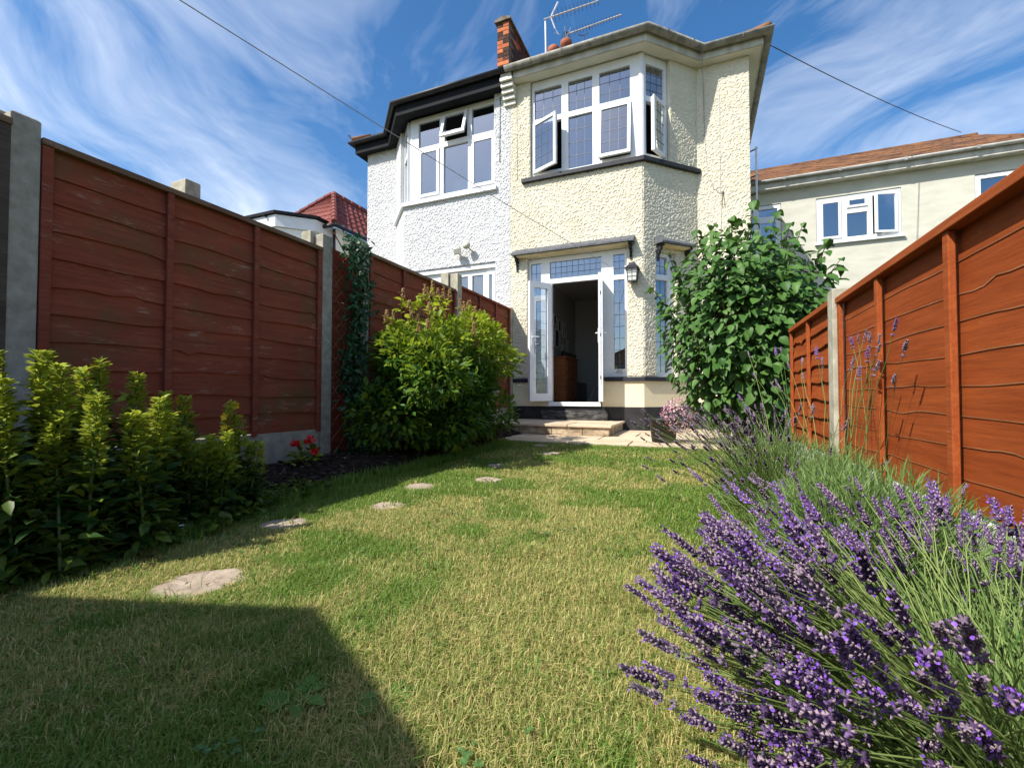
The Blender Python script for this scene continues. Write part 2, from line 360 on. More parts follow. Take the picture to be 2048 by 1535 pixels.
def lattice(seed, n=64):
    g = np.random.default_rng(seed).random((n, n))
    def f(x, y):
        xi = np.floor(x).astype(int); yi = np.floor(y).astype(int); a = x - xi; b = y - yi; a = a * a * (3 - 2 * a); b = b * b * (3 - 2 * b)
        G = lambda i, j: g[i % n, j % n]
        return (G(xi, yi) * (1 - a) + G(xi + 1, yi) * a) * (1 - b) + (G(xi, yi + 1) * (1 - a) + G(xi + 1, yi + 1) * a) * b
    return f
def unit(n): return norm(RNG.normal(size=(n, 3)))
def sm(a, b, x): t = np.clip((x - a) / (b - a), 0, 1); return t * t * (3 - 2 * t)

# ------------------------------------------------------------------ ground
def gz(x, y): return .065 * sm(3.6, 5.3, y)                    # the lawn rises a little to the patio
mb = MB(); mb.face([(-300, -300, -.09), (300, -300, -.09), (300, 300, -.09), (-300, 300, -.09)])
GROUNDM = mk('garden_earth', (.05, .065, .025), (.10, .09, .045), .8, rough=1, spec=.1)
tag(mb.build('ground', GROUNDM), kind='structure')
LAWNM = mk('lawn_thatch', (.10, .11, .028), (.24, .195, .075), 5, rough=1, spec=.1, lo=.3, hi=.7, bump=[(60, .8, .01)])
mb = MB(); ys = np.linspace(-4, 5.36, 60)
for a, b in zip(ys, ys[1:]): mb.face([(-3.05, a, gz(0, a)), (.86, a, gz(0, a)), (.86, b, gz(0, b)), (-3.05, b, gz(0, b))])
lawn = tag(mb.build('lawn', LAWNM), kind='structure')
def bed(name, xs, ys, hf):
    V = [(x, y, hf(x, y)) for y in ys for x in xs]; nx = len(xs)
    mb = MB(); mb.v = V; mb.f = [[j * nx + i, j * nx + i + 1, (j + 1) * nx + i + 1, (j + 1) * nx + i] for j in range(len(ys) - 1) for i in range(nx - 1)]; mb.mi = [0] * len(mb.f)
    return tag(mb.build(name, SOIL, None, True), kind='structure')
LN = lattice(3)
def edge(y): return -2.33 + .05 * math.sin(y * 1.7) + .03 * math.sin(y * 4.1 + 1) + (.10 * math.exp(-((y - 1.1) / .5) ** 2))
def hbed(x, y): return gz(x, y) + .012 + .10 * float(sm(0, .35, np.array(edge(y) - x))) + .03 * float(LN(np.array(x * 6.), np.array(y * 6.))) - .03 * (x > edge(y) - .02)
bed('flower_bed', list(np.linspace(-3.12, -2.1, 22)), list(np.linspace(-.6, 7.3, 130)), hbed)
bed('lavender_bed', list(np.linspace(.12, .84, 12)), list(np.linspace(.1, 5.2, 60)), lambda x, y: gz(x, y) - .03 + .06 * float(sm(.12, .35, np.array(x))) + .02 * float(LN(np.array(x * 7.), np.array(y * 7.))))
# bark chips
n = 3800; cx = RNG.uniform(-3.05, -2.2, n); cy = RNG.uniform(.6, 6.5, n); k = cx < np.array([edge(y) for y in cy]) - .02; cx = cx[k]; cy = cy[k]; n = len(cx)
czv = np.array([hbed(a, b) for a, b in zip(cx, cy)]) + .006
T_CHIP = tmpl([(-.2, 0, 0), (.2, 0, 0), (.22, 1, 0), (-.16, 1.05, 0), (-.2, 0, .12), (.2, 0, .12), (.22, 1, .12), (-.16, 1.05, .12)], [(4, 5, 6, 7), (0, 1, 5, 4), (1, 2, 6, 5), (2, 3, 7, 6), (3, 0, 4, 7)])
al = unit(n) * [1, 1, .35]; V, F = inst(T_CHIP, frames(al, unit(n) * .3 + [0, 0, 1]), np.stack([cx, cy, czv], 1), RNG.uniform(.02, .05, n))
tag(np_mesh('bark_chips', V, F, CHIP, np.repeat(RNG.random(n) ** 3, 8)), 'dark bark chips scattered over the left flower bed', 'bark chips', kind='stuff')

# patio and step
patio = empty('patio', (-1.2, 6.3, 0), None, None); tag(patio, kind='structure')
m_ = MB(); m_.box(-2.98, .7, 5.30, 8.1, -.05, .062); m_.build('base', RISER, patio)
rows = [5.255, 5.72, 6.33, 6.94, 7.385]; xr = [[-3.0, -2.38, -1.5, -.75, .05, .75], [-3.0, -2.7, -1.95, -1.2, -.45, .4, .75], [-3.0, -2.4, -1.6, -.8, .1, .75], [-3.0, -2.2, -1.3, -.55, .3, .75]]
for j in range(4):
    for a, b in zip(xr[j], xr[j][1:]):
        m_ = MB(); h = .10 + random.uniform(-.004, .004); m_.box(a + .006, b - .006, rows[j] + .006, rows[j + 1] - .006, .066, h); m_.build('slab', SLAB, patio, bevel=.006)
m_ = MB(); m_.box(-.3, .75, 7.42, 8.1, .06, .098); m_.build('slab', SLAB, patio)
step = empty('garden_step', (-2, 6.8, .1), 'low buff stone step with rough riser in front of the open door', 'step')
xs_ = [-2.93, -2.45, -1.95, -1.5, -1.13]
for a, b in zip(xs_, xs_[1:]):
    m_ = MB(); m_.box(a, b - .006, 6.17, 6.36, .102, .212); m_.build('riser_block', RISER, step, bevel=.006)
for a, b in ((6.36, 6.86), (6.86, 7.38)): m_ = MB(); m_.box(-1.28, -1.132, a + .004, b, .102, .212); m_.build('riser_block', RISER, step, bevel=.006)
m_ = MB(); m_.box(-2.93, -1.29, 6.365, 7.38, .101, .205); m_.build('fill', RISER, step)
for (a, b, c, d) in ((-2.95, -2.32, 6.14, 6.78), (-2.31, -1.72, 6.14, 6.78), (-1.71, -1.10, 6.14, 6.78), (-2.95, -2.05, 6.79, 7.385), (-2.04, -1.10, 6.79, 7.385)):
    m_ = MB(); m_.box(a, b, c, d, .214, .250 + random.uniform(-.003, .003)); m_.build('slab', SLAB, step, bevel=.007)

# stepping stones
stones = [(-1.60, 1.04, .165, .0), (-1.94, 1.67, .15, .5), (-1.69, 2.17, .14, 1.), (-1.84, 2.72, .15, 2.), (-1.50, 3.14, .15, 3.), (-1.73, 3.79, .13, 4.), (-1.45, 4.55, .15, 5.), (-1.72, 5.02, .14, 6.)]
slab_lab = ['largest round sandstone stepping stone, nearest the camera beside the shadow edge', 'second stepping stone from the camera, at the edge of the dark bed', 'third stepping stone from the camera, half overgrown by grass',
            'fourth stepping stone from the camera', 'fifth stepping stone from the camera, a little to the right', 'sixth stepping stone from the camera, small sliver in the grass', 'seventh stepping stone from the camera, nearing the patio', 'farthest stepping stone, shaded in grass just before the patio']
stones = [(x, y, r * (.84 if i == 0 else .76), s_) for i, (x, y, r, s_) in enumerate(stones)]
for i, (x, y, r, s_) in enumerate(stones):
    m_ = MB(); n = 22; z0 = gz(x, y); ring = []
    for lev, (rr, zz_) in enumerate(((1, -.03), (1, .006), (.95, .014), (.6, .017), (.3, .015))):
        ring.append([m_.V((x + r * rr * (1 + .07 * math.sin(2 * t + s_) + .05 * math.sin(5 * t + s_ * 2)) * math.cos(t), y + r * rr * (1 + .07 * math.sin(2 * t + s_) + .05 * math.sin(5 * t + s_ * 2)) * math.sin(t), z0 + zz_ + (random.uniform(-.003, .003) if lev > 1 else 0))) for t in [2 * math.pi * k / n for k in range(n)]])
    for A, B in zip(ring, ring[1:]):
        for k in range(n): m_.f.append([A[k], A[(k + 1) % n], B[(k + 1) % n], B[k]]); m_.mi.append(0)
    m_.f.append(ring[-1]); m_.mi.append(0)
    tag(m_.build('stepping_stone', STONE), slab_lab[i], 'paving stone', 'stepping stones across the lawn')

# ------------------------------------------------------------------ windows
S2 = math.sqrt(.5)
def open_fr(fr, hinge, u0, u1, z0, z1, ang, d):
    a = R(ang); c, s_ = math.cos(a), math.sin(a); O = None
    if hinge == 'L': return Fr(fr.P(u0, d, z0), fr.U * c + fr.N * s_, fr.N * c - fr.U * s_), u1 - u0, z1 - z0
    if hinge == 'R': return Fr(fr.P(u1, d, z0), fr.U * -c + fr.N * s_, fr.N * c + fr.U * s_), u1 - u0, z1 - z0
    f = Fr(fr.P(u0, d, z1), fr.U, fr.N * c + fr.Z * s_, fr.Z * c - fr.N * s_); f.O = f.P(0, 0, -(z1 - z0)); return f, u1 - u0, z1 - z0
def leading(par, fr, u0, u1, z0, z1, d, nu, nv, t=.0032):
    m_ = MB()
    for i in range(1, nu): u = u0 + (u1 - u0) * i / nu; m_.box(u - t, u + t, d, d + .003, z0, z1, fr)
    for j in range(1, nv): z = z0 + (z1 - z0) * j / nv; m_.box(u0, u1, d + .0005, d + .0035, z - t, z + t, fr)
    if m_.v: m_.build('lead_bars', LEAD, par)
def pane(par, fr, u0, u1, z0, z1, d, lead):
    m_ = MB(); m_.face([fr.P(u0, d, z0), fr.P(u1, d, z0), fr.P(u1, d, z1), fr.P(u0, d, z1)]); m_.build('pane', GLASS, par)
    if lead: leading(par, fr, u0, u1, z0, z1, d + .001, *lead)
def window(house, fr, u0, u1, z0, z1, lights, d=-.05, depth=.07, name='window', label=None):
    """lights: (u0,u1,z0,z1, lead, sash) ; sash None / 0 closed / ('L',angle)"""
    m_ = MB(); m_.facet(fr, u0, u1, z0, z1, [l[:4] for l in lights], d, d - depth)
    wo = m_.build(name, UPVC, house, label=label)
    for (a, b, c, e, lead, sash) in lights:
        if sash is None: pane(wo, fr, a - .004, b + .004, c - .004, e + .004, d - .035, lead); continue
        g = .014; s0, s1, s2, s3 = a - g, b + g, c - g, e + g; sw = .052
        if sash == 0: f2, W, Hh = Fr(fr.P(s0, d + .002, s2), fr.U, fr.N), s1 - s0, s3 - s2
        else: f2, W, Hh = open_fr(fr, sash[0], s0, s1, s2, s3, sash[1], d + .004)
        m_ = MB(); m_.facet(f2, 0, W, 0, Hh, [(sw, W - sw, sw, Hh - sw)], .022, 0.0)
        m_.facet(f2, .012, W - .012, .012, Hh - .012, [(sw - .006, W - sw + .006, sw - .006, Hh - sw + .006)], -.0005, -.038)
        m_.build('sash', UPVC, wo); pane(wo, f2, sw - .004, W - sw + .004, sw - .004, Hh - sw + .004, .004, lead)
    return wo
def mirror(path): return [(-6.2 - x, y) for x, y in path][::-1]
def gutter(mb, path, d, z, r, n=8):
    prof = [(d + r - r * math.cos(math.pi * k / n), z - r * 1.05 * math.sin(math.pi * k / n)) for k in range(n + 1)]
    ri = r - .006; prof += [(d + r + ri * math.cos(math.pi * k / n), z - ri * math.sin(math.pi * k / n)) for k in range(n + 1)]
    mb.sweep(path, prof)

def rough_coat(par, fr, u0, u1, z0, z1, openings, mat, seed, step=.009):
    """thrown roughcast: a finely lumped skin over the wall face"""
    def axis(a, b, cuts):
        k = sorted({a, b, *[c for c in cuts if a < c < b]}); out_ = []
        for p, q in zip(k, k[1:]): m = max(1, int(round((q - p) / step))); out_ += [p + (q - p) * i / m for i in range(m)]
        return np.array(out_ + [k[-1]])
    us = axis(u0, u1, [c for o in openings for c in o[:2]]); zs_ = axis(z0, z1, [c for o in openings for c in o[2:4]]); Ug, Zg = np.meshgrid(us, zs_); f1, f2, f3 = lattice(seed, 256), lattice(seed + 1, 256), lattice(seed + 2, 256)
    wx = Ug + .014 * f3(Ug * 27 + 50, Zg * 27 + 50); wz = Zg + .014 * f3(Ug * 27 + 90, Zg * 27 + 20)
    h = .5 * f1(wx * 60 + 300, wz * 60) + .5 * f2(wx * 86 + 300, wz * 86); h = .0125 * sm(.30, .64, h) + .002 * f3(Ug * 85 + 400, Zg * 85)
    c0 = (Ug[:-1, :-1] + Ug[1:, 1:]) / 2; c1 = (Zg[:-1, :-1] + Zg[1:, 1:]) / 2; solid = np.ones(c0.shape, bool)
    for o in openings: solid &= ~((c0 > o[0]) & (c0 < o[1]) & (c1 > o[2]) & (c1 < o[3]))
    touch = np.zeros(Ug.shape, int)
    for a_ in (0, 1):
        for b_ in (0, 1): touch[a_:touch.shape[0] - 1 + a_, b_:touch.shape[1] - 1 + b_] += solid
    h = np.where(touch == 4, h, h * .15) + .002; V = np.array(fr.O) + Ug[..., None] * np.array(fr.U) + Zg[..., None] * np.array(fr.Z) + h[..., None] * np.array(fr.N)
    idx = np.arange(Ug.size).reshape(Ug.shape); A, B, C, D = idx[:-1, :-1][solid], idx[:-1, 1:][solid], idx[1:, 1:][solid], idx[1:, :-1][solid]
    F = np.concatenate([np.stack([A, B, C], 1), np.stack([A, C, D], 1)]); return np_mesh('roughcast', V.reshape(-1, 3), F, mat, None, par, None, True)
# ------------------------------------------------------------------ cream house
W = [(-3.1, 7.4), (-.8, 7.4), (0, 8.2), (.81, 8.2), (.81, 14.5)]
FRONT = Fr((0, 7.4, 0), (1, 0, 0), (0, -1, 0)); SPLAY = Fr((-.8, 7.4, 0), (1, 1, 0), (1, -1, 0)); FLAT = Fr((0, 8.2, 0), (1, 0, 0), (0, -1, 0))
SIDE = Fr((.81, 8.2, 0), (0, 1, 0), (1, 0, 0)); SL = .8 / S2
ch = empty('cream_house', (-1.2, 9, 0), 'cream roughcast two-storey house with bay window and open garden door', 'house')
m_ = MB()
m_.facet(FRONT, -3.1, -.8, .92, 6.3, [(-2.78, -1.06, .92, 3.07), (-2.725, -.8, 4.5, 6.3)])
m_.facet(SPLAY, 0, SL, .92, 6.3, [(.24, .66, .96, 3.0), (0, .56, 4.5, 6.3)])
m_.facet(FLAT, 0, .81, .92, 6.3, []); m_.facet(SIDE, .25, 6.3, .0, 6.3, [])
cw = m_.build('wall', CREAM, ch)
rough_coat(cw, FRONT, -3.1, -.8, .965, 6.3, [(-2.78, -1.06, .92, 3.07), (-2.725, -.8, 4.5, 6.3)], CREAM, 71); rough_coat(cw, SPLAY, 0, SL, .965, 6.3, [(.24, .66, .96, 3.0), (0, .56, 4.5, 6.3)], CREAM, 81); rough_coat(cw, FLAT, 0, .81, .92, 6.3, [], CREAM, 91)
m_ = MB(); m_.sweep([(-3.1, 7.4), (-2.39, 7.4)], [(-.25, .47), (-.006, .47), (-.006, .90), (-.25, .90)]); m_.sweep([(-1.47, 7.4), (-.8, 7.4), (0, 8.2), (.805, 8.2)], [(-.25, .47), (-.006, .47), (-.006, .90), (-.25, .90)])
m_.build('low_wall', SMOOTHCREAM, ch)
m_ = MB(); m_.sweep([(-3.1, 7.4), (-.8, 7.4), (0, 8.2), (.807, 8.2)], [(-.25, .0), (.004, .0), (.002, .47), (-.25, .47)]); m_.build('plinth', PLINTH, ch)
m_ = MB(); m_.box(-2.5, -1.36, 7.30, 7.394, .252, .40); m_.box(-2.46, -1.36, 7.26, 7.299, .252, .33); m_.build('door_step', mk('worn_black_step', (.018, .018, .019), (.11, .105, .095), 9, (1, 1, 3), rough=.7, lo=.42, hi=.66, bump=[(25, .5, .006)]), ch, bevel=.008)
m_ = MB(); m_.sweep([(-3.1, 7.4), (-2.45, 7.4)], [(-.08, .885), (.028, .885), (.024, .95), (-.08, .962)]); m_.sweep([(-1.42, 7.4), (-.8, 7.4), (0, 8.2), (.03, 8.2)], [(-.08, .885), (.028, .885), (.024, .95), (-.08, .962)])
m_.build('lower_sill_band', SILLBLK, ch)
m_ = MB(); m_.sweep([(-2.87, 7.4), (-.8, 7.4), (.02, 8.22)], [(-.1, 4.41), (.075, 4.41), (.068, 4.485), (-.1, 4.505)]); m_.build('upper_sill', SILLBLK, ch, bevel=.006)
# party side fill and eaves
EV = [(-3.1, 7.4), (-.8, 7.4), (0, 8.2), (.81, 8.2), (.81, 14.5)]
m_ = MB(); m_.sweep([(-2.98, 7.4)] + EV[1:], [(-.28, 6.302), (.02, 6.235), (.165, 6.235), (.165, 6.275), (-.28, 6.33)]); m_.build('soffit', SOFFIT, ch)
m_ = MB(); m_.sweep([(-2.98, 7.4)] + EV[1:], [(.167, 6.24), (.192, 6.24), (.192, 6.40), (.167, 6.40)]); m_.build('fascia', FASCIADIRTY, ch)
m_ = MB(); gutter(m_, EV, .194, 6.41, .070); m_.build('gutter', GUTGREY, ch, True)
for (x, y) in ((-2.6, 7.4), (-2.05, 7.4), (-1.5, 7.4), (-1.0, 7.4), (-.62, 7.58), (-.25, 7.95), (.12, 8.2), (.42, 8.2), (.7, 8.2)):
    fr = SPLAY if -.8 < x < 0 else (FRONT if x < -.8 else FLAT); p = Vector((x, y, 0)); f2 = Fr((x, y, 0), fr.U, fr.N)
    m_ = MB(); prof = [(.194 + .071 - .075 * math.cos(math.pi * k / 8), 6.413 - .078 * math.sin(math.pi * k / 8)) for k in range(9)]
    for (a, b), (c, e) in zip(prof, prof[1:]): m_.face([f2.P(-.012, a, b), f2.P(.012, a, b), f2.P(.012, c, e), f2.P(-.012, c, e)])
    m_.build('gutter_clip', GUTGREY, ch)
def roof_faces(m_, mir=False):
    e = 6.43; T = (lambda x, y, z: (-6.2 - x, y, z)) if mir else (lambda x, y, z: (x, y, z))
    A, B, C, D, E_ = [T(x, y, e) for x, y in ((-3.1, 7.16), (-.70, 7.16), (.10, 7.96), (1.05, 7.96), (1.05, 14.5))]
    R1, R2, Fb = T(-3.1, 11.3, e + 2.1), T(-1.0, 11.3, e + 2.1), T(-3.1, 14.5, e)
    for q in ([A, B, R2, R1], [B, C, R2], [C, D, R2], [D, E_, R2], [E_, Fb, R1, R2]): m_.face(q if not mir else q[::-1])
m_ = MB(); roof_faces(m_); roof = m_.build('roof', ROOFTILE, ch)
def course(par, p0, p1, n, rise, mat, mir=False):
    a, b = Vector(p0), Vector(p1); U = (b - a).normalized(); Nn = Vector((U.y, -U.x, 0)); L = (b - a).length / n
    up = (Vector((0, 0, rise)) - Nn).normalized()
    for k in range(n):
        fr = Fr(a + U * (k * L), U, Nn * rise + Vector((0, 0, 1)), up)
        m_ = MB(); m_.box(.003, L - .003, .006, .022 + random.uniform(0, .004), -.04, .25, fr); m_.build('tile', mat, par)
course(roof, (.16, 7.97, 6.44), (1.05, 7.97, 6.44), 6, .5, ROOFTILE)
for k in range(3):                                             # hip tiles at the corner
    m_ = MB(); a = Vector((1.07, 7.94, 6.46)) + Vector((-.22, .33, .2)) * k; b = a + Vector((-.24, .36, .215)); m_.tube([a, b], [.055, .05], 8); m_.build('hip_tile', ROOFTILE, roof, True)
# canopies
def canopy(fr, u0, u1, z, par):
    m_ = MB()
    for a, b in ((u0, u1),):
        m_.face([fr.P(a, .19, z - .045), fr.P(b, .19, z - .045), fr.P(b, 0.0, z + .075), fr.P(a, 0., z + .075)])
        m_.face([fr.P(a, .19, z - .075), fr.P(b, .19, z - .075), fr.P(b, .19, z - .045), fr.P(a, .19, z - .045)])
        m_.face([fr.P(a, .02, z - .06), fr.P(b, .02, z - .06), fr.P(b, .19, z - .075), fr.P(a, .19, z - .075)][::-1])
        for q in (a, b): m_.face([fr.P(q, .19, z - .075), fr.P(q, .19, z - .045), fr.P(q, 0, z + .075), fr.P(q, 0, z - .06)])
    c = m_.build('canopy', SLATECAN, par)
    m_ = MB(); m_.box(u0 + .09, u1 - .09, .004, .15, z - .10, z - .078, fr); m_.build('soffit_board', CANSOFF, c)
    for u in (u0 + .06, u1 - .06):
        m_ = MB()
        for k in range(5):
            t = k / 4; m_.box(u - .02, u + .02, .0, .02 + .13 * (1 - t) ** 1.6, z - .30 + .22 * (1 - t) - .03, z - .30 + .22 * (1 - t) + .027, fr)
        m_.build('bracket', SILLBLK, c)
canopy(FRONT, -3.02, -.93, 3.175, ch); canopy(SPLAY, .22, .92, 3.16, ch)
# upper windows
G3, G4 = (3, 3), (3, 4)
window(ch, FRONT, -2.715, -.86, 4.5, 6.24, [(-2.665, -2.165, 4.60, 5.47, G4, ('L', 24)), (-2.665, -2.165, 5.56, 6.09, G3, None), (-2.045, -1.625, 4.56, 5.47, G4, None), (-2.045, -1.625, 5.56, 6.09, G3, None),
        (-1.505, -1.0, 4.60, 5.47, G4, ('T', 6)), (-1.505, -1.0, 5.56, 6.09, G3, None)], -.06)
window(ch, SPLAY, .06, .55, 4.5, 6.24, [(.12, .49, 4.60, 5.47, (3, 5), ('R', 22)), (.12, .49, 5.56, 6.09, (3, 4), None)], -.06)
m_ = MB()
for k in range(5): t = R(45 * k / 4); m_.tube([(-.855 + .01 + .075 * math.sin(t), 7.53 - .075 * math.cos(t), 4.5), (-.855 + .01 + .075 * math.sin(t), 7.53 - .075 * math.cos(t), 6.24)], .014, 8)
m_.tube([(-.845, 7.53, 4.5), (-.845, 7.53, 6.24)], .07, 10); m_.build('corner_post', UPVC, ch)
# lower windows and the garden door
win = window(ch, FRONT, -2.775, -2.39, .962, 3.06, [(-2.735, -2.545, 2.64, 2.98, (2, 2), None), (-2.735, -2.545, 1.04, 2.56, (2, 8), None)], -.06)
window(ch, FRONT, -1.48, -1.065, .962, 3.06, [(-1.285, -1.105, 2.64, 2.98, (2, 3), None), (-1.285, -1.105, 1.02, 2.56, (2, 8), None)], -.06)
window(ch, FRONT, -2.39, -1.48, 2.60, 3.06, [(-2.385, -1.485, 2.68, 2.98, (9, 3), None)], -.06)
window(ch, SPLAY, .245, .655, .965, 2.995, [(.29, .53, 2.64, 2.93, (2, 2), None), (.29, .53, 1.03, 2.55, (2, 6), None)], -.06)
m_ = MB(); m_.box(-2.385, -2.345, 7.46, 7.53, .55, 2.6); m_.box(-1.525, -1.485, 7.46, 7.53, .55, 2.6); m_.box(-2.385, -1.485, 7.36, 7.53, .475, .545); m_.build('door_frame', UPVC, ch, bevel=.004)
def door(hinge, U, Nn, W_, label, hs):
    fr = Fr((*hinge, .56), U, Nn); m_ = MB(); H_ = 2.03
    m_.facet(fr, 0, W_, 0, H_, [(.085, W_ - .085, .13, H_ - .1)], .034, -.034)
    d_ = m_.build('door', UPVC, ch, label=label)
    pane(d_, fr, .08, W_ - .08, .125, H_ - .095, 0, (2, 9))
    for s_ in (1, -1):
        m_ = MB(); m_.box(W_ - .055, W_ - .025, min(s_ * .035, s_ * .042), max(s_ * .035, s_ * .042), .93, 1.15, fr); m_.tube([fr.P(W_ - .04, s_ * .04, 1.08), fr.P(W_ - .04, s_ * .075, 1.08), fr.P(W_ - .15, s_ * .08, 1.085)], .009, 6); m_.build('handle', METAL if hs else UPVC, d_)
    return d_, fr
door((-2.365, 7.44), (-.62, -.78, 0), (-.78, .62, 0), .44, 'left white leaded glass door leaf swung fully outward', 0)
d2, f2 = door((-1.50, 7.44), (.20, -.98, 0), (-.98, -.20, 0), .44, 'right white leaded glass door leaf seen edge on', 0)
m_ = MB(); m_.box(.4405, .4425, -.012, .012, .25, 1.9, f2); m_.build('lock_strip', METAL, d2)
for z in (.35, 1.02, 1.68): m_ = MB(); m_.box(.443, .445, -.006, .006, z, z + .05, f2); m_.build('lock_slot', SCREEN, d2)
# rooms behind the openings
def room(z0, z1, wm, fm, par, mir=False, name='room'):
    pl = [(-2.98, 7.62), (-.92, 7.62), (-.12, 8.46), (.60, 8.46), (.60, 11.5), (-2.98, 11.5)]
    if mir: pl = [(-6.2 - x, y) for x, y in pl]
    m_ = MB(); m_.face([(x, y, z0) for x, y in pl]); m_.build(name + '_floor', fm, par)
    m_ = MB(); m_.face([(x, y, z1) for x, y in pl][::-1])
    for i in (3, 4, 5): a, b = pl[i], pl[(i + 1) % 6]; m_.face([(*a, z0), (*b, z0), (*b, z1), (*a, z1)])
    m_.build(name + '_wall', wm, par)
room(.50, 3.12, ROOMWALL, ROOMFLOOR, ch); room(4.2, 6.29, UPROOM, ROOMFLOOR, ch)
# party wall parapet with bricks, coping and painted corbel
pp = empty('party_parapet', (-3.1, 7.2, 5.9), 'brick party wall parapet with coping and painted corbel between the two houses', 'parapet')
m_ = MB(); m_.box(-3.213, -2.999, 7.075, 9.6, 6.41, 7.19); m_.build('core', MORTAR, pp)
bz = 6.425; kk = 0
bm = MB(); bm.box(0, .215, 0, .1, 0, .065); bh = MB(); bh.box(0, .102, 0, .215, 0, .065)
br_f = bm.build('brick', [BRICK], pp); br_f.location = Vector((-3.2145, 7.068, bz)) - off(pp); base_me = br_f.data
base_me2 = None
for c_ in range(10):
    z = 6.425 + c_ * .0755
    def put(me, x, y, z, m2, rz=0):
        o = bpy.data.objects.new('brick', me); col.objects.link(o); o.parent = pp; o.location = Vector((x, y, z)) - off(pp); o.rotation_euler = (0, 0, rz)
        o.material_slots[0].link = 'OBJECT'; o.material_slots[0].material = m2; return o
    dark = random.random
    off0 = br_f.data
    if c_ > 0:
        if c_ % 2 == 0: put(base_me, -3.2145, 7.068, z, BRICK if dark() > .3 else BRICKDK)
    if c_ % 2 == 1:
        for x in (-3.2145, -3.1015):
            if base_me2 is None: o = bh.build('brick', [BRICK], pp); base_me2 = o.data; o.location = Vector((x, 7.068, z)) - off(pp)
            else: put(base_me2, x, 7.068, z, BRICKDK if dark() > .45 else BRICK)
    y = 7.185 if c_ % 2 == 0 else 7.295
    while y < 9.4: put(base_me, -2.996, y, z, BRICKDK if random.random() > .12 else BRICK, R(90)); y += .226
# (bricks built in place: their mesh starts at the parapet's own origin)
for me in (base_me, base_me2):
    co = np.zeros(len(me.vertices) * 3); me.vertices.foreach_get('co', co); co = co.reshape(-1, 3) + np.array(off(pp)); me.vertices.foreach_set('co', co.ravel().astype(np.float32))
m_ = MB(); f_ = Fr((-3.106, 7.03, 7.185), (1, 0, 0), (0, 1, 0))
pr = [(-.15, 0), (.15, 0), (.15, .035), (.03, .075), (-.03, .075), (-.15, .035)]
a = [(-3.106 + x, 7.03, 7.188 + z) for x, z in pr]; b = [(-3.106 + x, 9.6, 7.188 + z) for x, z in pr]
m_.face(a); m_.face(b[::-1])
for k in range(6): m_.face([a[k], b[k], b[(k + 1) % 6], a[(k + 1) % 6]])
m_.build('coping', COPING, pp)
for k in range(5):
    m_ = MB(); dd = .235 - k * .045; m_.box(-3.215, -2.985, 7.4 - dd, 7.398, 6.22 - k * .085, 6.285 - k * .085); m_.build('corbel_course', SOFFIT, pp, bevel=.004)
m_ = MB(); m_.box(-3.20, -3.0, 7.17, 7.39, 6.29, 6.42); m_.build('corbel_top', FASCIADIRTY, pp)
# lantern
ln = empty('wall_lantern', (-.955, 7.39, 2.45), 'black wall lantern with glazed sides beside the garden door', 'lantern'); LF = Fr((-.955, 7.39, 0), (1, 0, 0), (0, -1, 0))
m_ = MB(); m_.box(-.035, .035, 0, .02, 2.55, 2.78, LF); m_.tube([LF.P(0, .02, 2.73), LF.P(0, .07, 2.78), LF.P(0, .11, 2.75)], .012, 6); m_.build('bracket', LANT, ln)
m_ = MB()
def frus(z0, r0, z1, r1):
    q0 = [LF.P(x * r0, .12 + y * r0, z0) for x, y in ((-1, -1), (1, -1), (1, 1), (-1, 1))]; q1 = [LF.P(x * r1, .12 + y * r1, z1) for x, y in ((-1, -1), (1, -1), (1, 1), (-1, 1))]
    for k in range(4): m_.face([q0[k], q0[(k + 1) % 4], q1[(k + 1) % 4], q1[k]])
    m_.face(q0); m_.face(q1)
frus(2.665, .105, 2.70, .075); frus(2.70, .055, 2.75, .05); frus(2.65, .108, 2.665, .108); m_.build('cap', LANT, ln)
m_ = MB()
for (x, y) in ((-1, -1), (1, -1), (1, 1), (-1, 1)): m_.tube([LF.P(x * .066, .12 + y * .066, 2.46), LF.P(x * .08, .12 + y * .08, 2.655)], .006, 5)
for z, r_ in ((2.53, .072), (2.59, .076)):
    for (a, b) in (((-1, -1), (1, -1)), ((1, -1), (1, 1)), ((1, 1), (-1, 1)), ((-1, 1), (-1, -1))): m_.tube([LF.P(a[0] * r_, .12 + a[1] * r_, z), LF.P(b[0] * r_, .12 + b[1] * r_, z)], .003, 4)
for (x, y) in ((0, -1), (0, 1), (1, 0), (-1, 0)): m_.tube([LF.P(x * .066, .12 + y * .066, 2.46), LF.P(x * .08, .12 + y * .08, 2.655)], .003, 4)
m_.build('cage', LANT, ln); m_ = MB(); frus(2.452, .07, 2.466, .07); m_.build('base', LANT, ln)
m_ = MB(); frus(2.468, .062, 2.648, .075); m_.build('glass', mk('frosted_lantern_glass', (.6, .6, .55), rough=.3), ln)
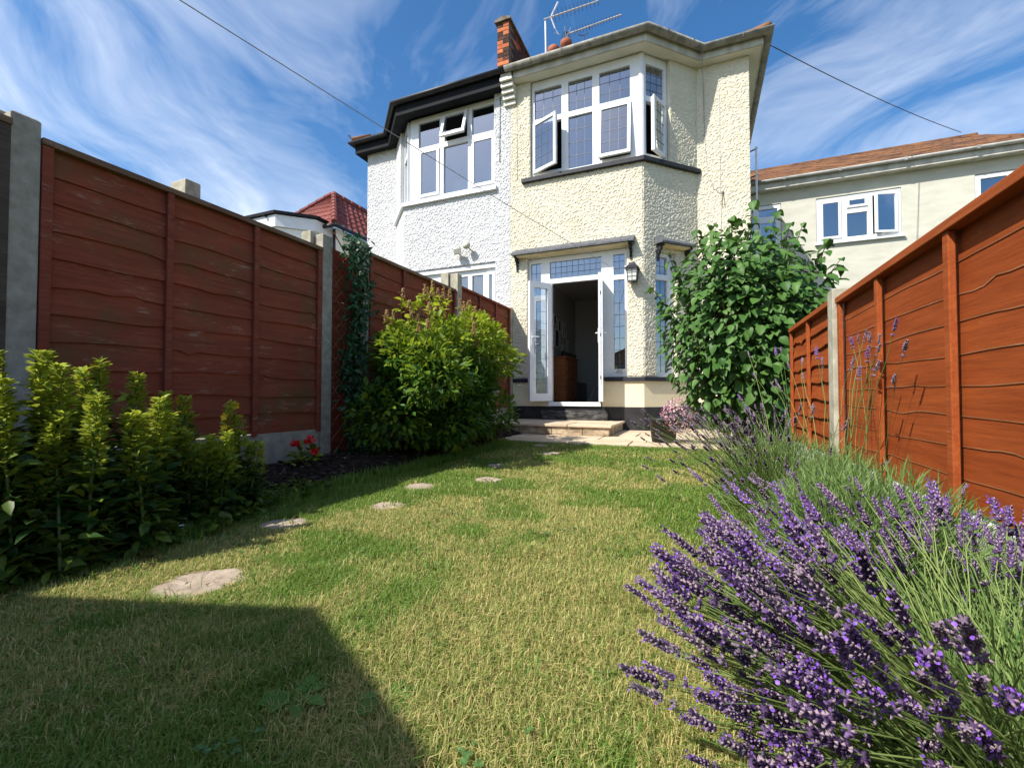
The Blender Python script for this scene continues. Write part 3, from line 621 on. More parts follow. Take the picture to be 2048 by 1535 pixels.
# cables on the wall
def wire(name, pts, r, m, label, cat='cable', parent=None):
    m_ = MB(); m_.tube(pts, r, 5); o = m_.build(name, m, parent, True); return tag(o, label, cat) if label else o
wire('wall_cable', [(.10, 7.92, 6.42), (.10, 7.925, 6.28), (.115, 8.165, 5.95), (.13, 8.19, 5.0), (.17, 8.19, 4.45), (.26, 8.19, 4.12), (.36, 8.185, 4.02), (.40, 8.185, 4.03)], .006, CABLE, 'pale cable hanging from the gutter down the cream wall')
wire('telephone_wire', [(.36, 8.185, 5.8), (.362, 8.185, 4.6), (.37, 8.185, 3.2), (.37, 8.185, .5)], .004, CABLE, 'thin straight wire running down the right cream wall')
ok = empty('cable_hook', (.40, 8.19, 3.9), 'small rusty hook with loose cord ends on the cream wall', 'hook')
m_ = MB(); m_.box(.39, .41, 8.17, 8.195, 4.01, 4.05); m_.build('hook', COPING, ok); m_ = MB(); m_.tube([(.395, 8.18, 4.02), (.385, 8.18, 3.9), (.39, 8.18, 3.78)], .004, 5); m_.tube([(.405, 8.18, 4.02), (.42, 8.18, 3.88), (.43, 8.18, 3.77)], .004, 5); m_.build('cord', COPING, ok)
wp = empty('side_pipe', (.9, 8.5, 4.0), 'slim white pipe on dark brackets at the cream house corner', 'pipe')
m_ = MB(); m_.tube([(.93, 8.5, 3.95), (.93, 8.5, 4.85)], .016, 8); m_.build('pipe', UPVC, wp)
for z in (4.05, 4.35, 4.8): m_ = MB(); m_.tube([(.81, 8.5, z - .03), (.95, 8.5, z + .02)], .012, 5); m_.build('bracket', BLACKPL, wp)
wire('washing_line', [(-1.10, 7.395, 2.60), (-1.30, 6.4, 2.60), (-1.75, 4.4, 2.605), (-2.19, 2.3, 2.62), (-2.39, 1.38, 2.64), (-2.72, -.2, 2.68), (-2.86, -.9, 2.70)], .0032, CABLE, 'thin washing line strung from the sky down to the wall by the lantern', 'washing line')
wire('overhead_cable', [(1.07 + 5.05 * t, 7.95 + 6.6 * t, 6.16 + 1.06 * t - .35 * t * (1 - t)) for t in [k / 12 for k in range(13)]], .008, BLKCABLE, 'dark overhead cable from the eaves corner to the far brown roof')

# ------------------------------------------------------------------ white house
wh = empty('white_house', (-5, 9, 0), 'white roughcast semi-detached house with black eaves', 'house')
WFR = Fr((0, 7.402, 0), (1, 0, 0), (0, -1, 0)); WSP = Fr((-6.2, 8.2, 0), (1, -1, 0), (-1, -1, 0)); WFL = Fr((0, 8.2, 0), (1, 0, 0), (0, -1, 0)); WSD = Fr((-7.01, 14.5, 0), (0, -1, 0), (-1, 0, 0))
m_ = MB()
m_.facet(WFR, -5.4, -3.101, 0, 6.3, [(-5.27, -3.40, .5, 3.09), (-5.4, -3.425, 4.5, 6.3)])
m_.facet(WSP, 0, SL, 0, 6.3, [(.62, SL, 4.5, 6.3)]); m_.facet(WFL, -7.01, -6.2, 0, 6.3, []); m_.facet(WSD, 0, 6.05, 0, 6.3, [])
ww = m_.build('wall', WHITE, wh)
rough_coat(ww, WFR, -5.4, -3.101, 2.2, 6.3, [(-5.27, -3.40, .5, 3.09), (-5.4, -3.425, 4.5, 6.3)], WHITE, 101); rough_coat(ww, WSP, 0, SL, 2.2, 6.3, [(.62, SL, 4.5, 6.3)], WHITE, 111); rough_coat(ww, WFL, -7.01, -6.2, 2.2, 6.3, [], WHITE, 121)
WP = [(-7.01, 14.5), (-7.01, 8.2), (-6.2, 8.2), (-5.4, 7.4), (-3.22, 7.4)]
m_ = MB(); m_.sweep(WP, [(-.28, 6.30), (.0, 6.19), (.17, 6.175), (.17, 6.21), (-.28, 6.33)]); m_.build('soffit', SOFFITBLK, wh)
m_ = MB(); m_.sweep(WP, [(.173, 6.165), (.195, 6.165), (.195, 6.40), (.173, 6.40)]); m_.build('fascia', SOFFITBLK, wh)
m_ = MB(); gutter(m_, WP[:-1] + [(-3.105, 7.4)], .198, 6.405, .06); m_.build('gutter', GUTBLK, wh, True)
m_ = MB(); roof_faces(m_, True); rf2 = m_.build('roof', ROOFTILE, wh); course(rf2, (-7.25, 7.97, 6.44), (-6.35, 7.97, 6.44), 6, .5, ROOFTILE)
m_ = MB(); m_.tube([(-7.27, 7.93, 6.5), (-7.28, 7.89, 6.56), (-7.31, 7.90, 6.58), (-7.33, 7.93, 6.55)], .008, 5); m_.build('hip_iron', DKMETAL, rf2)
m_ = MB(); m_.tube([(-7.26, 7.95, 6.48), (-7.02, 8.3, 6.7)], [.055, .05], 8); m_.build('hip_tile', ROOFTILE, rf2, True)
m_ = MB(); m_.sweep([(-6.18, 8.18), (-5.4, 7.4), (-3.37, 7.4)], [(-.1, 4.40), (.07, 4.40), (.066, 4.47), (-.1, 4.505)]); m_.build('sill', UPVC, wh)
window(wh, WFR, -5.33, -3.425, 4.505, 6.19, [(-5.10, -4.67, 4.60, 5.50, None, 0), (-5.14, -4.65, 5.59, 6.10, None, None), (-4.56, -4.02, 4.575, 5.50, None, None), (-4.54, -4.04, 5.60, 6.10, None, ('T', 17)), (-3.92, -3.475, 4.60, 5.48, None, 0), (-3.94, -3.475, 5.59, 6.10, None, None)], -.09)
window(wh, WSP, .64, 1.06, 4.505, 6.19, [(.70, 1.0, 4.58, 5.50, None, None), (.70, 1.0, 5.59, 6.10, None, None)], -.07)
window(wh, WFR, -5.26, -3.405, .55, 3.0, [(-5.2, -4.75, 1.0, 2.90, None, None), (-4.60, -4.36, .7, 2.90, None, None), (-4.58 + .28, -4.0, .7, 2.90, None, None), (-3.915, -3.68, .7, 2.90, None, None), (-3.59, -3.45, 2.30, 2.92, None, 0), (-3.59, -3.45, 1.0, 2.18, None, 0)], -.07)
m_ = MB(); m_.box(-5.27, -3.4, 7.42, 7.5, 3.001, 3.085); m_.build('window_head', UPVC, wh)
room(.4, 3.3, ROOMWALL, ROOMFLOOR, wh, True); room(4.25, 6.29, UPROOM, ROOMFLOOR, wh, True)
for x, z, lab, rz in ((-4.12, 3.33, 'square cream floodlight, left of the pair above the white house window', .2), (-3.92, 3.42, 'round cream sensor light, right of the pair on the white wall', -.3)):
    fl = empty('floodlight', (x, 7.4, z), lab, 'floodlight', 'floodlights on the white wall')
    m_ = MB(); m_.tube([(x + .08, 7.398, z - .1), (x + .05, 7.33, z - .08), (x, 7.30, z - .02)], .014, 6); m_.build('arm', CREAMPL, fl)
    if rz > 0:
        f_ = Fr((x, 7.27, z), (1, -.2, 0), (0, -1, -.3), (0, -.3, 1)); m_ = MB(); m_.box(-.075, .075, -.04, .04, -.055, .055, f_, .0); m_.build('housing', CREAMPL, fl, bevel=.008)
        m_ = MB(); m_.box(-.06, .06, .041, .044, -.042, .042, f_); m_.build('lamp_glass', mk('floodlight_glass', (.3, .3, .28), rough=.2), fl)
    else:
        f_ = Fr((x, 7.27, z), (1, .3, 0), (0.2, -1, -.3)); m_ = MB(); m_.tube([f_.P(0, -.03, 0), f_.P(0, .05, 0)], [.06, .075], 14); m_.build('housing', CREAMPL, fl, True)
wire('wall_wire', [(-3.30, 7.385, 6.1), (-3.305, 7.38, 5.5), (-3.31, 7.385, 4.9)], .006, BLKCABLE, 'short dark wire on the white wall beside the bay window')
wire('boundary_wire', [(-2.98, 7.385, 6.0), (-2.97, 7.385, 5.2), (-2.965, 7.385, 4.5)], .004, CABLE, 'thin pale wire on the cream wall beside the parapet corbel')
# things behind the white house's window
it = empty('picture_frame', (-4.25, 7.62, 4.55), 'two-panel white frame standing behind the middle pane of the white house', 'frame')
m_ = MB(); m_.facet(Fr((-4.42, 7.63, 4.58), (1, 0, 0), (0, -1, .12), (0, .12, 1)), 0, .40, 0, .30, [(.02, .19, .02, .28), (.21, .38, .02, .28)], 0, -.02); m_.build('frame', UPVC, it)
m_ = MB(); m_.facet(Fr((-4.42, 7.645, 4.58), (1, 0, 0), (0, -1, .12), (0, .12, 1)), .015, .385, .015, .285, [], 0, -.004); m_.build('backing', CLOTHBLUE, it)
m_ = MB(); m_.box(-5.2, -3.45, 8.6, 8.64, 5.10, 5.15); tag(m_.build('white_bar', UPVC), 'white bar across the room behind the white house window', 'rail')  # plain horizontal white bar set inside the room
m_ = MB()
for k in range(14): x = -3.75 + k * .022; m_.tube([(x + .02 * math.sin(k), 7.66 + .01 * (k % 2), 4.52), (x + .05 * math.sin(k * .7), 7.66 + .012 * (k % 2), 4.95 + .02 * k)], .010, 5)
tag(m_.build('net_curtain', CURTAIN), 'gathered white net curtain in the right pane of the white house', 'curtain')

# chimney stack, pots and aerials
cs = empty('chimney_stack', (-2.95, 10.2, 7.6), 'brick chimney stack with two terracotta pots behind the gutter', 'chimney')
m_ = MB(); m_.box(-3.4, -2.55, 9.95, 10.45, 7.6, 8.6); m_.box(-3.44, -2.51, 9.91, 10.49, 8.45, 8.53); m_.build('stack', BRICKDK, cs)
for i, (x, y, z) in enumerate(((-3.12, 10.1, 8.93), (-2.84, 10.2, 9.08))):
    m_ = MB(); m_.lathe((x, y, z), [(.11, -.45), (.10, -.16), (.135, -.14), (.14, -.02), (.12, .0), (.09, .0), (.085, -.2)], 18); p_ = m_.build('pot', CLAY, cs, True)
    if i == 1:
        m_ = MB()
        for k in range(8): t = 2 * math.pi * k / 8; m_.tube([(x + .1 * math.cos(t), y + .1 * math.sin(t), z), (x + .115 * math.cos(t), y + .115 * math.sin(t), z + .12), (x + .06 * math.cos(t), y + .06 * math.sin(t), z + .2), (x, y, z + .21)], .006, 4)
        m_.build('bird_guard', DKMETAL, p_)
def yagi(root, a, b, n, ln_, extra=True):
    a, b = Vector(a), Vector(b); U = (b - a).normalized(); S = U.cross(Vector((0, 0, 1))).normalized(); Zv = S.cross(U)
    m_ = MB(); m_.tube([a, b], .016, 6); m_.build('boom', METAL, root)
    for k in range(n):
        p = a + (b - a) * (.12 + .87 * k / (n - 1)); m_ = MB(); l = ln_ * (1 - .25 * k / n); q = (Zv * .75 + S * .5).normalized(); m_.tube([p - q * l, p + q * l], .0055, 4); m_.build('element', DKMETAL, root)
    return U, S, Zv
ae = empty('aerial', (-3.14, 9.52, 8.3), 'tall television aerial on a white mast above the chimney', 'aerial', 'roof aerials')
m_ = MB(); m_.tube([(-3.10, 9.50, 7.4), (-3.135, 9.52, 9.12)], .022, 8); m_.build('mast', METAL, ae)
yagi(ae, (-3.16, 9.50, 9.16), (-2.02, 9.98, 9.60), 13, .11)
m_ = MB(); m_.tube([(-3.02, 9.56, 9.21), (-2.87, 9.62, 9.56)], .02, 6); m_.tube([(-3.02, 9.56, 9.21), (-2.93, 9.60, 8.95)], .016, 6); m_.tube([(-2.93, 9.60, 8.95), (-2.86, 9.62, 8.82)], .006, 4); m_.tube([(-2.96, 9.58, 8.86), (-2.82, 9.64, 8.80)], .006, 4); m_.build('reflector', METAL, ae)
ae2 = empty('aerial', (-2.5, 10.4, 8.6), 'lower television aerial with forked bracket above the chimney pot', 'aerial', 'roof aerials')
U_, S_, Z_ = yagi(ae2, (-2.80, 10.20, 9.24), (-1.62, 10.70, 9.72), 17, .075)
m_ = MB(); m_.tube([(-2.46, 10.36, 8.3), (-2.45, 10.36, 9.2)], .014, 6); m_.tube([(-2.60, 10.29, 9.31), (-2.58, 10.3, 9.23), (-2.45, 10.36, 9.21), (-2.35, 10.40, 9.28), (-2.32, 10.42, 9.42)], .010, 6); m_.build('bracket', DKMETAL, ae2)
m_ = MB(); m_.tube([(-2.83, 10.19, 9.13), (-2.87, 10.17, 9.42)], .012, 5); m_.tube([(-2.83, 10.19, 9.13), (-2.74, 10.24, 9.40)], .012, 5); m_.build('reflector', DKMETAL, ae2)

# ------------------------------------------------------------------ inside the garden room
cx0 = -2.9
cd_ = empty('chest_of_drawers', (-2.6, 8.7, .5), 'orange pine chest of drawers just inside the open door', 'chest')
m_ = MB(); m_.box(-2.95, -2.36, 8.35, 9.25, .55, 1.38); m_.build('carcass', PINE, cd_); m_ = MB(); m_.box(-2.97, -2.33, 8.31, 9.29, 1.382, 1.41); m_.build('top', PINE, cd_)
for z in (.6, .86, 1.12): m_ = MB(); m_.box(-2.359, -2.345, 8.42, 9.18, z, z + .22); d_ = m_.build('drawer', PINE, cd_); m_ = MB(); m_.tube([(-2.345, 8.8, z + .11), (-2.32, 8.8, z + .11)], .018, 8); m_.build('knob', BLACKPL, d_)
tv = empty('television', (-2.6, 9.8, .5), 'black television standing behind the pine chest', 'television')
m_ = MB(); m_.box(-2.75, -2.70, 9.4, 10.5, .95, 1.62); m_.build('screen', SCREEN, tv); m_ = MB(); m_.box(-2.95, -2.45, 9.4, 10.5, .5, .94); m_.build('stand', SCREEN, tv)
m_ = MB(); m_.tube([(-2.2, 9.6, .52), (-1.75, 11.3, 2.5)], .014, 6); tag(m_.build('broom_handle', BROOM), 'pale pole leaning in the dark room', 'pole')
PL = ['topmost small framed picture on the dark wall inside the door', 'framed picture just above the largest one on the dark wall', 'largest white framed picture on the wall inside the door', 'tall white framed picture right of the largest one', 'square framed picture at the right end of the wall group', 'low framed picture right of the largest one', 'tall narrow framed picture at lower right of the wall group', 'framed picture nearest the door frame on the dark wall', 'smallest framed picture just below the largest one']
for i, (y, z, w_, h_) in enumerate((q[0] + 1.05, *q[1:]) for q in ((8.6, 2.35, .2, .25), (8.95, 2.25, .22, .3), (8.75, 1.95, .32, .42), (9.3, 2.2, .16, .34), (9.65, 2.08, .18, .22), (9.3, 1.72, .16, .24), (9.6, 1.78, .12, .3), (8.4, 1.9, .14, .3), (9.12, 1.75, .1, .2))):
    pf = empty('picture_frame', (-2.97, y, z), PL[i], 'picture', 'pictures on the room wall')
    m_ = MB(); m_.facet(Fr((-2.975, y, z), (0, -1, 0), (1, 0, 0)), -w_ / 2, w_ / 2, -h_ / 2, h_ / 2, [(-w_ / 2 + .025, w_ / 2 - .025, -h_ / 2 + .025, h_ / 2 - .025)], .022, 0); m_.build('frame', UPVC, pf)
    m_ = MB(); m_.box(-2.974, -2.965, y - w_ / 2 + .02, y + w_ / 2 - .02, z - h_ / 2 + .02, z + h_ / 2 - .02); m_.build('print', INK, pf)
m_ = MB(); m_.box(-1.27, -1.115, 7.56, 7.60, 1.08, 1.16); tag(m_.build('folded_cloth', CLOTHBLUE, bevel=.015), 'pale blue cloth inside the tall side window', 'cloth')
lp = empty('letter_plaque', (-1.19, 7.47, 1.0), 'small white plaque with grey letters behind the side window', 'plaque')
m_ = MB(); m_.box(-1.283, -1.108, 7.452, 7.47, 1.025, 1.085); m_.build('board', PAPER, lp)
tcv = bpy.data.curves.new('letters', 'FONT'); tcv.body = 'dINI'; tcv.size = .062; tcv.extrude = .001; tcv.align_x = 'CENTER'
to_ = bpy.data.objects.new('letters', tcv); col.objects.link(to_); dg = bpy.context.evaluated_depsgraph_get(); tme = bpy.data.meshes.new_from_object(to_.evaluated_get(dg)); bpy.data.objects.remove(to_)
to_ = bpy.data.objects.new('letters', tme); col.objects.link(to_); tme.materials.clear(); tme.materials.append(INK); to_.parent = lp; to_.location = Vector((-1.196, 7.449, 1.033)) - off(lp); to_.rotation_euler = (R(90), 0, 0)

# ------------------------------------------------------------------ neighbour's house on the right
nb = empty('neighbour_house', (4, 13, 0), 'pale rendered neighbouring house with brown tiled roof beyond the right fence', 'house')
NF = Fr((0, 12.6, 0), (1, 0, 0), (0, -1, 0)); m_ = MB()
m_.facet(NF, .9, 14, 0, 5.80, [(2.62, 4.24, 4.25, 5.34), (5.5, 7.2, 4.25, 5.38), (1.15, 1.9, 4.2, 5.36)]); m_.face([(.9, 12.6, 0), (.9, 20, 0), (.9, 20, 5.80), (.9, 12.6, 5.80)]); m_.build('wall', NBWALL, nb)
window(nb, NF, 2.625, 4.235, 4.26, 5.33, [(2.72, 3.10, 4.36, 5.23, None, 0), (3.23, 3.62, 4.35, 4.90, None, None), (3.24, 3.61, 5.04, 5.23, None, 0), (3.72, 4.16, 4.35, 5.24, None, ('R', 16))], -.02)
window(nb, NF, 5.51, 7.19, 4.26, 5.37, [(5.60, 6.02, 4.35, 5.28, None, None), (6.12, 6.6, 4.35, 5.28, None, 0), (6.7, 7.1, 4.35, 5.28, None, None)], -.02)
window(nb, NF, 1.16, 1.89, 4.21, 5.35, [(1.2, 1.3, 4.3, 5.26, None, None), (1.42, 1.82, 4.3, 4.95, None, 0), (1.42, 1.82, 5.07, 5.26, None, None)], -.02)
m_ = MB(); m_.box(2.58, 4.28, -.02, .07, 4.21, 4.253, NF); m_.build('sill', UPVC, nb); m_ = MB(); m_.box(5.45, 7.25, -.02, .07, 4.21, 4.253, NF); m_.build('sill', UPVC, nb)
m_ = MB()
for x, z, r_ in ((2.9, 5.5, .5),): pass
m_ = MB(); m_.box(.9, 14, .0, .22, 5.66, 5.69, NF); m_.box(.9, 14, .2, .225, 5.692, 5.83, NF); m_.build('soffit', FASCIADIRTY, nb)
m_ = MB(); gutter(m_, [(.9, 12.6), (14, 12.6)], .228, 5.855, .055); m_.build('gutter', NBGUT, nb, True)
for x in (1.9, 3.0, 4.2, 5.4, 6.6): m_ = MB(); m_.sweep([(x, 12.6), (x + .06, 12.6)], [(.226, 5.86), (.23, 5.80), (.28, 5.805), (.335, 5.80), (.345, 5.865)], False); m_.build('gutter_joint', NBGUT, nb)
m_ = MB()
e0, rz0 = (12.35, 5.865), (14.55, 7.08)
m_.face([(.9, *e0), (6.6, *e0), (6.3, *rz0), (.9, *rz0)]); m_.face([(6.6, *e0), (7.4, 14.5, 5.84), (6.3, *rz0)]); m_.face([(.9, 16.8, 5.84), (7.4, 14.5, 5.84), (6.3, *rz0), (.9, *rz0)])
nroof = m_.build('roof', NBTILE, nb)
m_ = MB(); m_.face([(.95, 13.6, 3.6), (9, 13.6, 3.6), (9, 13.6, 5.75), (.95, 13.6, 5.75)]); m_.face([(.95, 12.86, 3.6), (9, 12.86, 3.6), (9, 13.6, 3.6), (.95, 13.6, 3.6)]); m_.face([(.95, 12.86, 5.75), (9, 12.86, 5.75), (9, 13.6, 5.75), (.95, 13.6, 5.75)]); m_.build('room_wall', ROOMWALL, nb)
# tile courses, joined: far too small to pick apart
nx, ny = 30, 12; Vv = []; sl = Vector((0, rz0[0] - e0[0], rz0[1] - e0[1])); Ls = sl.length; sl.normalize(); nn = Vector((0, -sl.z, sl.y)); m_ = MB()
for j in range(ny):
    xe = 6.6 - .3 * j / ny
    for i in range(nx):
        wx = (xe - .9) / nx; s0 = .9 + i * wx + (wx * .5 if j % 2 else 0); s1 = min(s0 + wx - .006, xe + .02); fr = Fr((0, e0[0], e0[1]), (1, 0, 0), nn, sl)
        t = .012 + random.uniform(0, .014); m_.box(s0, s1, .002, t + .016, j * Ls / ny, (j + 1) * Ls / ny - .004, fr)
m_.build('roof_tiles', NBTILE, nroof, kind='stuff')
m_ = MB()
for i in range(16): m_.tube([(.9 + i * .345, rz0[0], rz0[1] + .01), (.9 + i * .345 + .335, rz0[0], rz0[1] + .015)], .06, 8)
m_.build('ridge_tiles', NBTILE, nroof, kind='stuff')
m_ = MB(); m_.face([(7.0, 12.37, 5.865), (14, 12.37, 5.865), (14, 15, 6.2), (7.0, 15, 6.2)]); m_.build('flat_roof', SLATECAN, nb)

# far house on the left, beyond the fence
fh = empty('far_house', (-10.5, 10.5, 0), 'far white house with red tiled hip roof and flat-roofed bay behind the left fence', 'house')
FBAY = [(-13.6, 8.32), (-10.08, 8.32), (-9.42, 8.98), (-9.42, 9.6)]
m_ = MB(); m_.sweep(FBAY, [(-.03, 0), (-.03, 5.02), (-.2, 5.02), (-.2, 0)], True); m_.build('bay_wall', FARWALL, fh)
m_ = MB(); m_.sweep(FBAY, [(-.2, 5.03), (.03, 5.03), (.04, 5.33), (-.2, 5.33)]); m_.build('bay_fascia', UPVC, fh)
m_ = MB(); m_.sweep(FBAY, [(-1.5, 5.62), (.10, 5.42), (.10, 5.345), (-1.5, 5.55)]); m_.build('bay_roof', SOFFITBLK, fh)
for i, t in enumerate((.1, .35, .6, .85)):
    m_ = MB(); x = -12.2 + i * .6; m_.box(x, x + .05, 8.19, 8.32, 5.30, 5.345); m_.build('rafter_end', SOFFITBLK, fh)
BF = Fr((-10.06, 8.34, 0), (1, 1, 0), (1, -1, 0)); window(fh, BF, .22, .90, 3.7, 4.75, [(.29, .83, 3.78, 4.67, None, None)], .03, .05)
m_ = MB(); m_.facet(Fr((0, 9.55, 0), (1, 0, 0), (0, -1, 0)), -11.7, -9.25, 0, 5.3, []); m_.build('wall', FARWALL, fh)
m_ = MB(); m_.facet(Fr((-9.25, 0, 0), (0, 1, 0), (1, 0, 0)), 9.8, 16, 0, 5.3, [(11.2, 12.2, 3.4, 4.6)]); m_.build('side_wall', CREAMPL, fh)
m_ = MB()
def pant(m_, a, b, c, d, n, amp):
    """pantiled roof slope: eave a-b, ridge d-c"""
    a, b, c, d = map(Vector, (a, b, c, d)); nrm = (b - a).cross(d - a).normalized(); k = n * 4; prev = None; rowsn = 7
    for i in range(k + 1):
        t = i / k; e = a.lerp(b, t); r = d.lerp(c, t); h = nrm * (amp * (.5 + .5 * math.cos(2 * math.pi * i / 4)))
        pts = []
        for j in range(rowsn):
            pts += [e.lerp(r, j / rowsn) + h + nrm * .02, e.lerp(r, (j + .98) / rowsn) + h]
        if prev:
            for q in range(len(pts) - 1): m_.face([prev[q], pts[q], pts[q + 1], prev[q + 1]])
        prev = pts
pant(m_, (-9.07, 9.32, 5.3), (-9.07, 16, 5.3), (-10.49, 16, 6.9), (-10.49, 10.72, 6.9), 24, .035); m_.build('roof', FARTILE, fh, kind='stuff')
m_ = MB(); pant(m_, (-11.91, 9.30, 5.3), (-9.07, 9.30, 5.3), (-10.47, 10.72, 6.9), (-10.51, 10.72, 6.9), 11, .03); m_.build('front_roof', FARTILE, fh, kind='stuff')
def ridge(nm, P0, P1, n, mat):
    m_ = MB(); P0, P1 = Vector(P0), Vector(P1)
    for k in range(n): m_.tube([P0.lerp(P1, k / n), P0.lerp(P1, (k + 1) / n - .01)], [.085, .072], 8)
    m_.build(nm, mat, fh, kind='stuff')
ridge('hip_tiles', (-9.06, 9.29, 5.35), (-10.47, 10.70, 6.95), 9, FARTILE); ridge('hip_tiles', (-11.93, 9.29, 5.35), (-10.51, 10.70, 6.95), 9, FARTILE); ridge('ridge_tiles', (-10.49, 10.7, 6.95), (-10.49, 16, 6.95), 14, FARTILE)
m_ = MB(); m_.tube([(-8.99, 9.24, 5.24), (-8.99, 16, 5.24)], .055, 8); m_.build('gutter', GUTBLK, fh, True)
m_ = MB(); m_.tube([(-9.5, 9.24, 5.24), (-8.99, 9.24, 5.24)], .055, 8); m_.build('gutter', GUTBLK, fh, True)
m_ = MB(); m_.tube([(-9.2, 9.42, 5.2), (-9.2, 9.48, 3)], .035, 8); m_.build('downpipe', GUTBLK, fh, True)

# ------------------------------------------------------------------ fences
def board_mesh(fr, L, z0, z1, seed, n=30, tilt=.014, wave=1.):
    rr = random.Random(seed); m_ = MB(); ph = [rr.uniform(0, 6.3) for _ in range(3)]; kc = [(rr.uniform(.1, L - .1), rr.uniform(-.026, .022), rr.uniform(.03, .10)) for _ in range(rr.choice((1, 2, 2, 3)))]
    prev = None
    for i in range(n + 1):
        u = L * i / n; zb = z0 + wave * (.008 * math.sin(u * 2.1 + ph[0]) + .006 * math.sin(u * 5.3 + ph[1]) + .0022 * math.sin(u * 13 + ph[2]) + sum(a * math.exp(-((u - c) / w_) ** 2) for c, a, w_ in kc))
        q = [m_.V(fr.P(u, .002, z1)), m_.V(fr.P(u, tilt + .0038, zb + .0045)), m_.V(fr.P(u, tilt + .003, zb)), m_.V(fr.P(u, tilt - .003, zb - .001)), m_.V(fr.P(u, -.005, z1))]
        if prev:
            for k in range(4): m_.f.append([prev[k], q[k], q[k + 1], prev[k + 1]]); m_.mi.append(1 if k == 1 else 0)
        prev = q
    return m_
def fence_panel(fr, L, z0, z1, nb_, bm, tm, label, battens, seed=0, group='waney lap fence panels', cap=True, capm=None, tilt=.014, edgem=None):
    root = empty('garden_fence', fr.P(L / 2, 0, z0), label, 'fence', group); h = (z1 - z0 - .03) / nb_
    for k in range(nb_):
        board_mesh(fr, L, z0 + k * h, z0 + (k + 1) * h + .03, seed * 100 + k, tilt=tilt, wave=.6 if edgem else 1.).build('board', [bm, edgem or bm], root)
    for u in battens:
        w_ = .019 if 0 < u < L else .022; u_ = min(max(u, .023), L - .023); m_ = MB(); m_.box(u_ - w_, u_ + w_, .021, .042, z0 - .02, z1 - .035, fr); m_.build('batten', tm, root, bevel=.003)
    if cap: m_ = MB(); m_.box(-.002, L + .002, -.025, .05, z1 - .034, z1, fr); m_.build('cap_rail', capm or tm, root, bevel=.003)
    return root
def post(x0, x1, y0, y1, z0, z1, m, label, ch_=.012, group='concrete fence posts', name='fence_post'):
    m_ = MB(); m_.box(x0, x1, y0, y1, z0, z1 - ch_); m_.box(x0 + .0, x1 - .0, y0 + .0, y1 - .0, z1 - ch_, z1, taper=ch_)
    return tag(m_.build(name, m, bevel=.004), label, 'fence post', group)
def gboard(fr, L, z0, z1, m, label):
    m_ = MB(); m_.box(0, L, -.025, .02, z0, z1, fr); return tag(m_.build('gravel_board', m, bevel=.004), label, 'gravel board', 'concrete gravel boards')
LX = -3.1
def LFr(y): return Fr((LX if abs(y - 3.127) > .001 else LX - .035, y, 0), (0, 1, 0), (1, 0, 0))
fence_panel(LFr(1.165), 1.84, .37, 1.965, 11, REDBOARD, REDTRIM, 'large faded red-brown fence panel with peeling boards behind the yellow loosestrife', (0, .605, 1.205, 1.84), 1, capm=CAPWOOD)
gboard(LFr(1.165), 1.84, .04, .365, CONC, 'grey concrete gravel board under the faded red panel')
fence_panel(LFr(-.82), 1.873, .40, 2.0, 11, GREYBOARD, GREYBOARD, 'weathered grey-brown fence panel at the far left edge', (0, .62, 1.24, 1.873), 2, capm=CAPWOOD)
gboard(LFr(-.82), 1.86, .04, .395, CONC, 'gravel board of the weathered grey fence panel')
post(LX - .045, LX + .035, 1.05, 1.162, -.05, 2.05, CONC, 'tall grey concrete post at the left edge of the photo')
post(LX - .17, LX - .06, .96, 1.10, -.05, 2.07, CONCOLD, 'second pale post directly behind the leftmost concrete post')
post(LX - .06, LX + .035, 3.012, 3.125, -.05, 2.10, CONC, 'grey concrete post left of the ivy trellis')
post(LX - .18, LX - .07, 2.97, 3.08, -.05, 2.13, CONCOLD, 'pale old post behind the concrete post by the ivy')
post(LX - .06, LX + .035, 3.50, 3.615, -.05, 2.19, CONC, 'dark concrete post right of the ivy trellis')
fence_panel(LFr(3.63), 1.74, .40, 2.105, 11, REDBOARD, REDTRIM, 'faded red fence panel behind the golden shrub', (0, .58, 1.16, 1.74), 3, capm=CAPWOOD)
gboard(LFr(3.63), 1.74, .04, .395, CONC, 'gravel board in shade behind the golden shrub')
post(LX - .06, LX + .055, 5.385, 5.505, -.05, 2.34, CONCOLD, 'lichened post standing above the fence between the last two red panels')
post(LX - .20, LX - .08, 5.36, 5.47, -.05, 2.36, CONCOLD, 'thin pale post just behind the lichened post')
fence_panel(LFr(5.52), 1.77, .45, 2.19, 11, REDBOARD, REDTRIM, 'red fence panel nearest the house wall', (0, .6, 1.18, 1.77), 4)
gboard(LFr(5.52), 1.77, .04, .445, CONC, 'gravel board under the red panel nearest the house')
post(LX - .04, LX + .05, 7.295, 7.385, -.05, 2.22, CONCOLD, 'pale wooden end post where the red fence meets the cream wall')
post(-3.92, -3.74, 2.26, 2.38, -.05, 2.385, CONCOLD, 'stubby pale concrete post top showing above the red fence')
RX = .80
def RFr(y): return Fr((RX, y, 0), (0, -1, 0), (-1, 0, 0))
fence_panel(RFr(3.19), 1.83, .285, 1.235, 9, ORBOARD, ORTRIM, 'bright orange-brown fence panel nearest the camera on the right', (0, .63, 1.27, 1.83), 5, tilt=.0025, edgem=OREDGE)
fence_panel(RFr(4.70), 1.375, .265, 1.255, 8, ORBOARD, ORTRIM, 'shorter orange-brown fence panel beside the lilac bush', (0, .69, 1.375), 6, tilt=.018)
gboard(RFr(3.19), 1.83, -.03, .28, PALECONC, 'pale concrete gravel board under the near orange panel')
gboard(RFr(4.70), 1.375, -.03, .26, PALECONC, 'pale concrete gravel board under the panel beside the lilac')
post(RX - .06, RX + .06, 3.205, 3.315, -.05, 1.30, CONCOLD, 'concrete post streaked with orange stain between the two orange panels')
